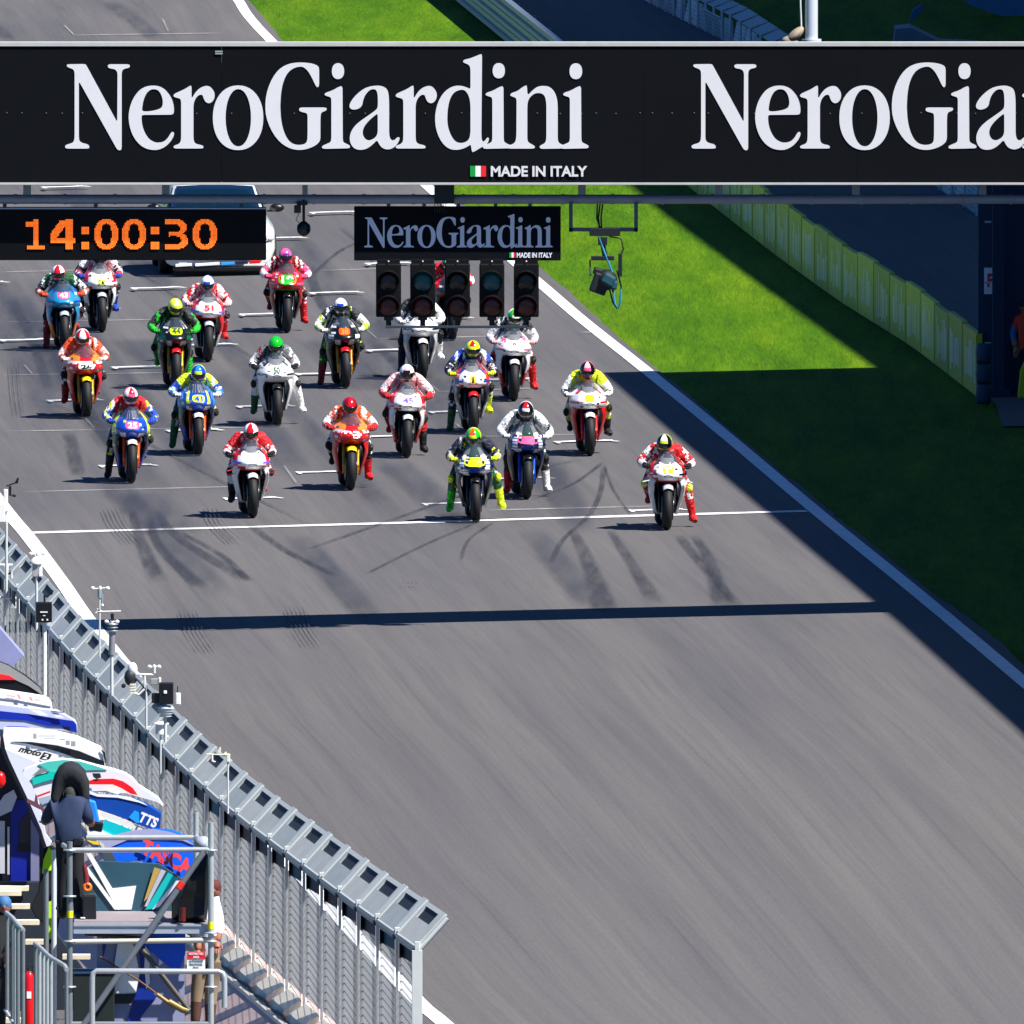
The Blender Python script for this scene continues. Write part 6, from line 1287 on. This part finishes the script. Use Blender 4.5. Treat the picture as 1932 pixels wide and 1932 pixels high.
bt_m = M('#e0e0e0', .5); mb = MB()
for x in (154, 158): mb.ell(Vector(p3(x, 1732, -.34)) - Vector(oo), (.02, .03, .01), None, 5)
mb.build('shoe_reflector', bt_m, op)
# camera under a rain hood
hd_ = thing('television_camera', 'broadcast camera under a black rain hood in front of the operator', 'camera', p3(132, 1480, .5)); O = Vector(p3(132, 1480, .5)); Lh = lambda x, y, d=0: Vector(p3(x, y, .5 + d)) - O
mb = MB(); hm_ = M('#1d1e25', .85, var=.35, scale=9)
prof_ = [(95, 1522), (96, 1500), (98, 1480), (103, 1462), (112, 1446), (122, 1438), (135, 1436), (148, 1440), (160, 1453), (168, 1472), (170, 1495), (167, 1518)]
n = len(prof_)
for d, sc in ((-.46, .985), (-.2, 1.0), (.2, 1.0), (.7, .9)):
    for x, y in prof_: mb.v.append(Lh(132 + (x - 132) * sc, 1522 + (y - 1522) * sc, d) + Vector((noise.noise((x * .1, y * .1, d)) * .03, 0, noise.noise((y * .1, x * .1, d)) * .02)))
for r in range(3):
    for i in range(n - 1): mb.f.append([r * n + i, r * n + i + 1, (r + 1) * n + i + 1, (r + 1) * n + i]); mb.m.append(0); mb.sm.append(True)
mb.f.append(list(range(3 * n, 4 * n))); mb.m.append(0); mb.sm.append(False)
arch = [(106, 1522), (107, 1508), (110, 1497), (114, 1488), (119, 1482), (126, 1478), (137, 1478), (144, 1481), (150, 1487), (154, 1496), (157, 1508), (158, 1522)]
k0 = len(mb.v); mb.v += [tuple(Lh(132 + (x - 132) * .74, 1522 + (y - 1522) * .90, -.475)) for x, y in arch]
k1 = len(mb.v); mb.v += [tuple((Vector(mb.v[i]) * .7 + Vector(mb.v[k0 + i]) * .3) + Vector((noise.noise((i * .8, 1, 2)) * .03, -.045, noise.noise((i * .9, 5, 2)) * .02))) for i in range(n)]
for i in range(n - 1):
    mb.f.append([i, i + 1, k1 + i + 1, k1 + i]); mb.f.append([k1 + i, k1 + i + 1, k0 + i + 1, k0 + i]); mb.m += [0, 0]; mb.sm += [True, True]
ho = mb.build('rain_hood', hm_, hd_); ho.modifiers.new('s', 'SOLIDIFY').thickness = .012
mb = MB(); mb.box(Lh(132, 1492, .15), (.26, .5, .24)); mb.box(Lh(132, 1485, -.15), (.2, .08, .14)); mb.build('camera_body', M('#0a0b0e', .4), hd_, bevel=.02)
mb = MB(); mb.box(Lh(131, 1487, -.2), (.03, .01, .035)); mb.box(Lh(117, 1497, -.2), (.01, .01, .05)); mb.box(Lh(140, 1498, -.2), (.01, .01, .045)); mb.build('viewfinder_mark', M('#9aa0a8', .3), hd_)
mb = MB(); mb.tube([Lh(132, 1510, .15), Lh(133, 1560, .15), Lh(134, 1690, .15)], .05, None, 12); mb.build('pedestal', M('#14161a', .5), hd_)
for sx in (-1, 1): mb = MB(); mb.tube([Lh(134, 1640, .15), Lh(134 + sx * 26, 1716, .15 - .2)], .022, None, 8); mb.build('leg', M('#14161a', .5), hd_)
mb = MB(); mb.slab([Lh(166, 1508, -.1), Lh(180, 1512, -.1), Lh(184, 1530, -.1), Lh(187, 1545, -.1), Lh(190, 1566, -.1), Lh(168, 1570, -.1), Lh(166, 1540, -.1)], .12)
tag(mb.build('blue_cloth', M('#1a86ff', .6, var=.2, scale=12), loc=tuple(O), bevel=.02), 'bright blue cloth hanging beside the camera hood', 'cloth')
mb = MB(); mb.box((0, 0, 0), (.16, .1, .11), None, Matrix.Rotation(.2, 3, 'Y')); tag(mb.build('hand_monitor', M('#0d1016', .3), loc=p3(181, 1559, .25), bevel=.02), 'small black monitor held at the operator\'s right hand', 'monitor')
mb = MB(); mb.box((0, 0, 0), (.155, .2, .30)); mb.box((0, 0, .155), (.15, .19, .02), M('#2a2e34', .5)); tag(mb.build('black_bin', M('#14161c', .5, var=.2), loc=p3(169, 1713, -.2), bevel=.015), 'black box standing on the deck by the operator\'s feet', 'box')
rb = thing('red_tool_roll', 'red tool roll with orange reel hanging by the operator\'s leg', 'tool roll', p3(164, 1660, -.2)); mb = MB(); Oq = Vector(p3(164, 1660, -.2)); q_ = lambda x, y: Vector(p3(x, y, -.2)) - Oq
mb.tube([q_(159, 1632), q_(163, 1655), q_(163, 1680)], [.025, .035, .03], None, 8); mb.build('roll', M('#7a1c28', .6, var=.3), rb); mb = MB(); mb.lathe([(.02, -.03), (.055, -.03), (.055, .03), (.02, .03)], None, tuple(q_(165, 1674)), 'Y', 16, close=True); mb.build('reel', M('#f08010', .4), rb)
# black plastic-wrapped camera on the right end of the deck
pts = [(326, 1735), (328, 1700), (342, 1668), (356, 1640), (372, 1618), (384, 1606), (394, 1612), (396, 1640), (394, 1690), (390, 1735), (358, 1742)]
mb = MB(); Yw = YS + .35; nn = len(pts); cxp, cyp = 368, 1690
for d, sc in ((-.25, .8), (-.1, 1), (.2, 1), (.4, .75)):
    for k, (x, y) in enumerate(pts): mb.v.append(W(cxp + (x - cxp) * sc, cyp + (y - cyp) * sc, Yw + d) + Vector((noise.noise((k * 1.3, d * 5, 0)) * .06, noise.noise((k * 1.7, d * 3, 4)) * .08, 0)))
for r in range(3):
    for i in range(nn): mb.f.append([r * nn + i, r * nn + (i + 1) % nn, (r + 1) * nn + (i + 1) % nn, (r + 1) * nn + i]); mb.m.append(0); mb.sm.append(False)
mb.f.append(list(range(nn))); mb.m.append(0); mb.sm.append(False); mb.f.append(list(range(3 * nn, 4 * nn))); mb.m.append(0); mb.sm.append(False)
tag(mb.build('plastic_wrapped_camera', M('#050608', .45, var=.3, scale=12)), 'camera wrapped in shiny black plastic on the right end of the deck', 'wrapped camera')
mb = MB(); mb.ell((0, 0, 0), (.1, .12, .09), None, 9); tag(mb.build('grey_cloth', M('#9aa4b0', .7, var=.4, scale=30), loc=tuple(W(383, 1592, YS + .6))), 'crumpled grey cloth tied to the top right scaffold corner', 'cloth')
mb = MB(); mb.tube([W(345, 1712, YS + .04), W(344, 1738, YS + .04)], [.035, .04], None, 10); tag(mb.build('brown_bottle', M('#5c1c18', .3)), 'brown bottle on the deck in front of the black plastic', 'bottle')
# person in white behind the scaffold
YQ = YS + .95; p4 = lambda x, y, d=0: tuple(W(x, y, YQ + d))
J = {'pelvis': (p4(392, 1800), .14), 'waist': (p4(394, 1775), (.14, .11)), 'chest': (p4(398, 1725), (.17, .12)), 'neck': (p4(402, 1695), .06), 'head': (p4(403, 1685), .07), 'shl': (p4(382, 1712), .07), 'ell': (p4(372, 1755, -.05), .055), 'wrl': (p4(374, 1795, -.15), .036), 'shr': (p4(412, 1712), .07), 'elr': (p4(414, 1750), .055), 'wrr': (p4(410, 1778, -.1), .036),
 'hpl': (p4(382, 1815), .1), 'knl': (p4(372, 1870), .075), 'anl': (p4(368, 1935), .05), 'hpr': (p4(400, 1815), .1), 'knr': (p4(398, 1875), .075), 'anr': (p4(396, 1940), .05)}
B2 = [('pelvis', 'waist'), ('waist', 'chest'), ('chest', 'neck'), ('neck', 'head'), ('chest', 'shl'), ('shl', 'ell'), ('ell', 'wrl'), ('chest', 'shr'), ('shr', 'elr'), ('elr', 'wrr'), ('pelvis', 'hpl'), ('hpl', 'knl'), ('knl', 'anl'), ('pelvis', 'hpr'), ('hpr', 'knr'), ('knr', 'anr')]
shin_c = M('#5c3c30', .7); khk = M('#8c7860', .8, var=.2); wsh = M('#e6e6f0', .8, var=.12, scale=8)
wp_ = person_abs('person in white shirt and khaki shorts half hidden behind the scaffold', {'*': wsh, 'wrl': (wsh, skin_c, .4), 'wrr': (wsh, skin_c, .4), 'head': skin_c, 'pelvis': khk, 'hpl': khk, 'hpr': khk, 'knl': khk, 'knr': khk, 'anl': (khk, shin_c, .25), 'anr': (khk, shin_c, .25)}, J, B2, hair=M('#5a2420', .8), head=p4(404, 1678))
hand(wp_, J['pelvis'][0], J['wrl'][0], (0, -.6, -.6)); hand(wp_, J['pelvis'][0], J['wrr'][0], (0, -.6, -.6))
# person with blue cap at the lower left
YZ = YS + .6; p5 = lambda x, y, d=0: tuple(W(x, y, YZ + d))
J = {'pelvis': (p5(-8, 1810), .14), 'waist': (p5(-6, 1785), (.14, .11)), 'chest': (p5(-2, 1745), (.16, .12)), 'neck': (p5(4, 1722), .055), 'head': (p5(6, 1715), .065), 'shl': (p5(-22, 1738), .07), 'ell': (p5(-30, 1775), .055), 'wrl': (p5(-28, 1805, -.1), .036), 'shr': (p5(16, 1736), .07), 'elr': (p5(20, 1770), .055), 'wrr': (p5(14, 1800, -.1), .036),
 'hpl': (p5(-16, 1825), .1), 'knl': (p5(-16, 1880), .07), 'anl': (p5(-16, 1950), .045), 'hpr': (p5(0, 1825), .1), 'knr': (p5(2, 1880), .07), 'anr': (p5(2, 1950), .045)}
dkt = M('#101216', .8, var=.2)
pp5 = person_abs('person with blue cap and dark clothes at the left edge by the stairs', {'*': dkt, 'wrl': (dkt, skin_c, .6), 'wrr': (dkt, skin_c, .6), 'head': skin_c}, J, B2, hat=M('#3c6c9c', .7, var=.15), head=p5(8, 1709))
hand(pp5, J['pelvis'][0], J['wrl'][0], (0, -.3, -1)); hand(pp5, J['pelvis'][0], J['wrr'][0], (0, -.3, -1))
# hi-vis vest hung at the back left of the platform
hv = thing('hi_vis_vest', 'yellow-green high visibility vest with dark backing hung left of the platform', 'vest'); Yv = YB + .3
mb = MB(); mb.slab([W(*p, Yv) for p in [(82, 1600), (98, 1595), (118, 1610), (124, 1650), (120, 1700), (104, 1775), (92, 1782), (80, 1740), (68, 1732), (58, 1712), (72, 1680), (78, 1640)]], .1); mb.build('backing', M('#0c0e14', .8, var=.3), hv, bevel=.01)
for pts in ([(92, 1598), (98, 1608), (97, 1642), (84, 1645), (79, 1649), (82, 1622)], [(90, 1702), (100, 1699), (102, 1738), (96, 1771), (89, 1774)], [(108, 1606), (119, 1608), (117, 1630), (110, 1634)]):
    mb = MB(); mb.slab([W(*p, Yv - .03) for p in pts], .02); mb.build('yellow_panel', M('#b8f000', .6, var=.08), hv)
# crowd barriers at the lower left
def barrier(label, top_, bot_, fracs, Y, r=.026):
    t = thing('crowd_barrier', label, 'barrier', (0, 0, 0), 0, 'tube barriers at the lower left'); mb = MB(); mb.tube([W(*p, Y - .25 * i) for i, p in enumerate(top_)], r, None, 10); mb.build('top_tube', tb, t)
    mb = MB(); mb.tube([W(*p, Y - .25 * i) for i, p in enumerate(bot_)], r * .8, None, 8); mb.build('bottom_tube', tb, t); n = len(top_) - 1
    for f in fracs:
        i = min(n - 1, int(f * n)); u = f * n - i; a = W(*top_[i], Y - .25 * i).lerp(W(*top_[i + 1], Y - .25 * (i + 1)), u); k = len(bot_) - 1; j = min(k - 1, int(f * k)); v_ = f * k - j; b2 = W(*bot_[j], Y - .25 * j).lerp(W(*bot_[j + 1], Y - .25 * (j + 1)), v_)
        mb = MB(); mb.tube([Vector((a.x, a.y, b2.z)), a], r * .9, None, 8); mb.build('bar', tb if int(f * 10) % 3 else tbd, t)
barrier('grey tube barrier nearest the left edge, beside the person in blue cap', [(12, 1722), (24, 1732), (34, 1745), (44, 1755)], [(10, 1905), (22, 1925), (34, 1945), (44, 1960)], (0.04, .33, .5, .66, .98), YS - 1.6)
barrier('grey tube barrier between the extinguisher and the scaffold', [(66, 1780), (78, 1790), (88, 1800), (98, 1808), (122, 1822), (126, 1830)], [(64, 1985), (76, 1990), (88, 1995), (100, 2000), (118, 2003), (126, 2005)], (0.02, .14, .28, .42, .56, .98), YS - 1.4)
fe = thing('fire_extinguisher', 'bright red fire extinguisher between the tube barriers', 'extinguisher', tuple(W(55, 1880, YS - 1.0))); O = W(55, 1880, YS - 1.0)
mb = MB(); mb.lathe([(.0, -.42), (.05, -.42), (.058, -.38), (.058, .2), (.045, .26), (.02, .29), (0, .29)], None, (0, 0, 0), 'Z', 18); mb.build('cylinder', M('#e00c18', .3, coat=.5), fe); mb = MB(); mb.box((0, -.058, .02), (.05, .01, .08)); mb.build('label', wh, fe); mb = MB(); mb.tube([(0, 0, .28), (0, 0, .34)], .02, None, 8); mb.box((.01, 0, .36), (.1, .03, .03)); mb.tube([(.04, 0, .34), (.07, -.02, .2), (.065, -.02, 0)], .01, None, 6); mb.build('valve', M('#2a2c30', .4), fe)
# marshal at the right edge
YM = 26.0; gm_ = G(1928, 748); YM = gm_.y; p6 = lambda x, y, d=0: tuple(W(x, y, YM + d))
org_ = M('#e03818', .7, var=.15); dn = M('#141c30', .8, var=.2)
J = {'pelvis': (p6(1934, 660), .13), 'waist': (p6(1934, 643), (.13, .1)), 'chest': (p6(1934, 615), (.16, .11)), 'neck': (p6(1934, 592), .05), 'head': (p6(1934, 585), .06), 'shl': (p6(1918, 604), .065), 'ell': (p6(1911, 632, -.05), .05), 'wrl': (p6(1916, 655, -.15), .034), 'shr': (p6(1950, 604), .065), 'elr': (p6(1956, 632), .05), 'wrr': (p6(1952, 655, -.1), .034),
 'hpl': (p6(1926, 672), .09), 'knl': (p6(1924, 707), .065), 'anl': (p6(1922, 741), .045), 'fol': (p6(1920, 745, -.14), .04), 'hpr': (p6(1942, 672), .09), 'knr': (p6(1944, 707), .065), 'anr': (p6(1946, 741), .045), 'for': (p6(1946, 745, -.14), .04)}
mp_ = person_abs('person in orange-red top and dark trousers cut by the right edge', {'*': org_, 'ell': M('#2a6098', .7), 'wrl': (M('#2a6098', .7), skin_c, .5), 'wrr': (org_, skin_c, .5), 'head': skin_c, 'hpl': dn, 'hpr': dn, 'knl': dn, 'knr': dn, 'anl': dn, 'anr': dn, 'fol': M('#1a1a1c', .6), 'for': M('#1a1a1c', .6), 'pelvis': dn}, J, B2 + [('anl', 'fol'), ('anr', 'for')], hair=M('#1c1210', .8), head=p6(1934, 578))
hand(mp_, J['pelvis'][0], J['wrl'][0], (0, -.5, -1)); hand(mp_, J['pelvis'][0], J['wrr'][0], (0, -.5, -1))
mb = MB(); a, b2 = W(1925, 752, YM - .6), W(1950, 680, YM - .6); mb.slab([W(1920, 752, YM - .6), W(1925, 700, YM - .6), W(1934, 680, YM - .6), W(1960, 680, YM - .6), W(1960, 752, YM - .6)], .3)
tag(mb.build('yellow_board', M('#b8d020', .6, var=.1), bevel=.02), 'yellow-green board at the right edge by the person in orange', 'board')
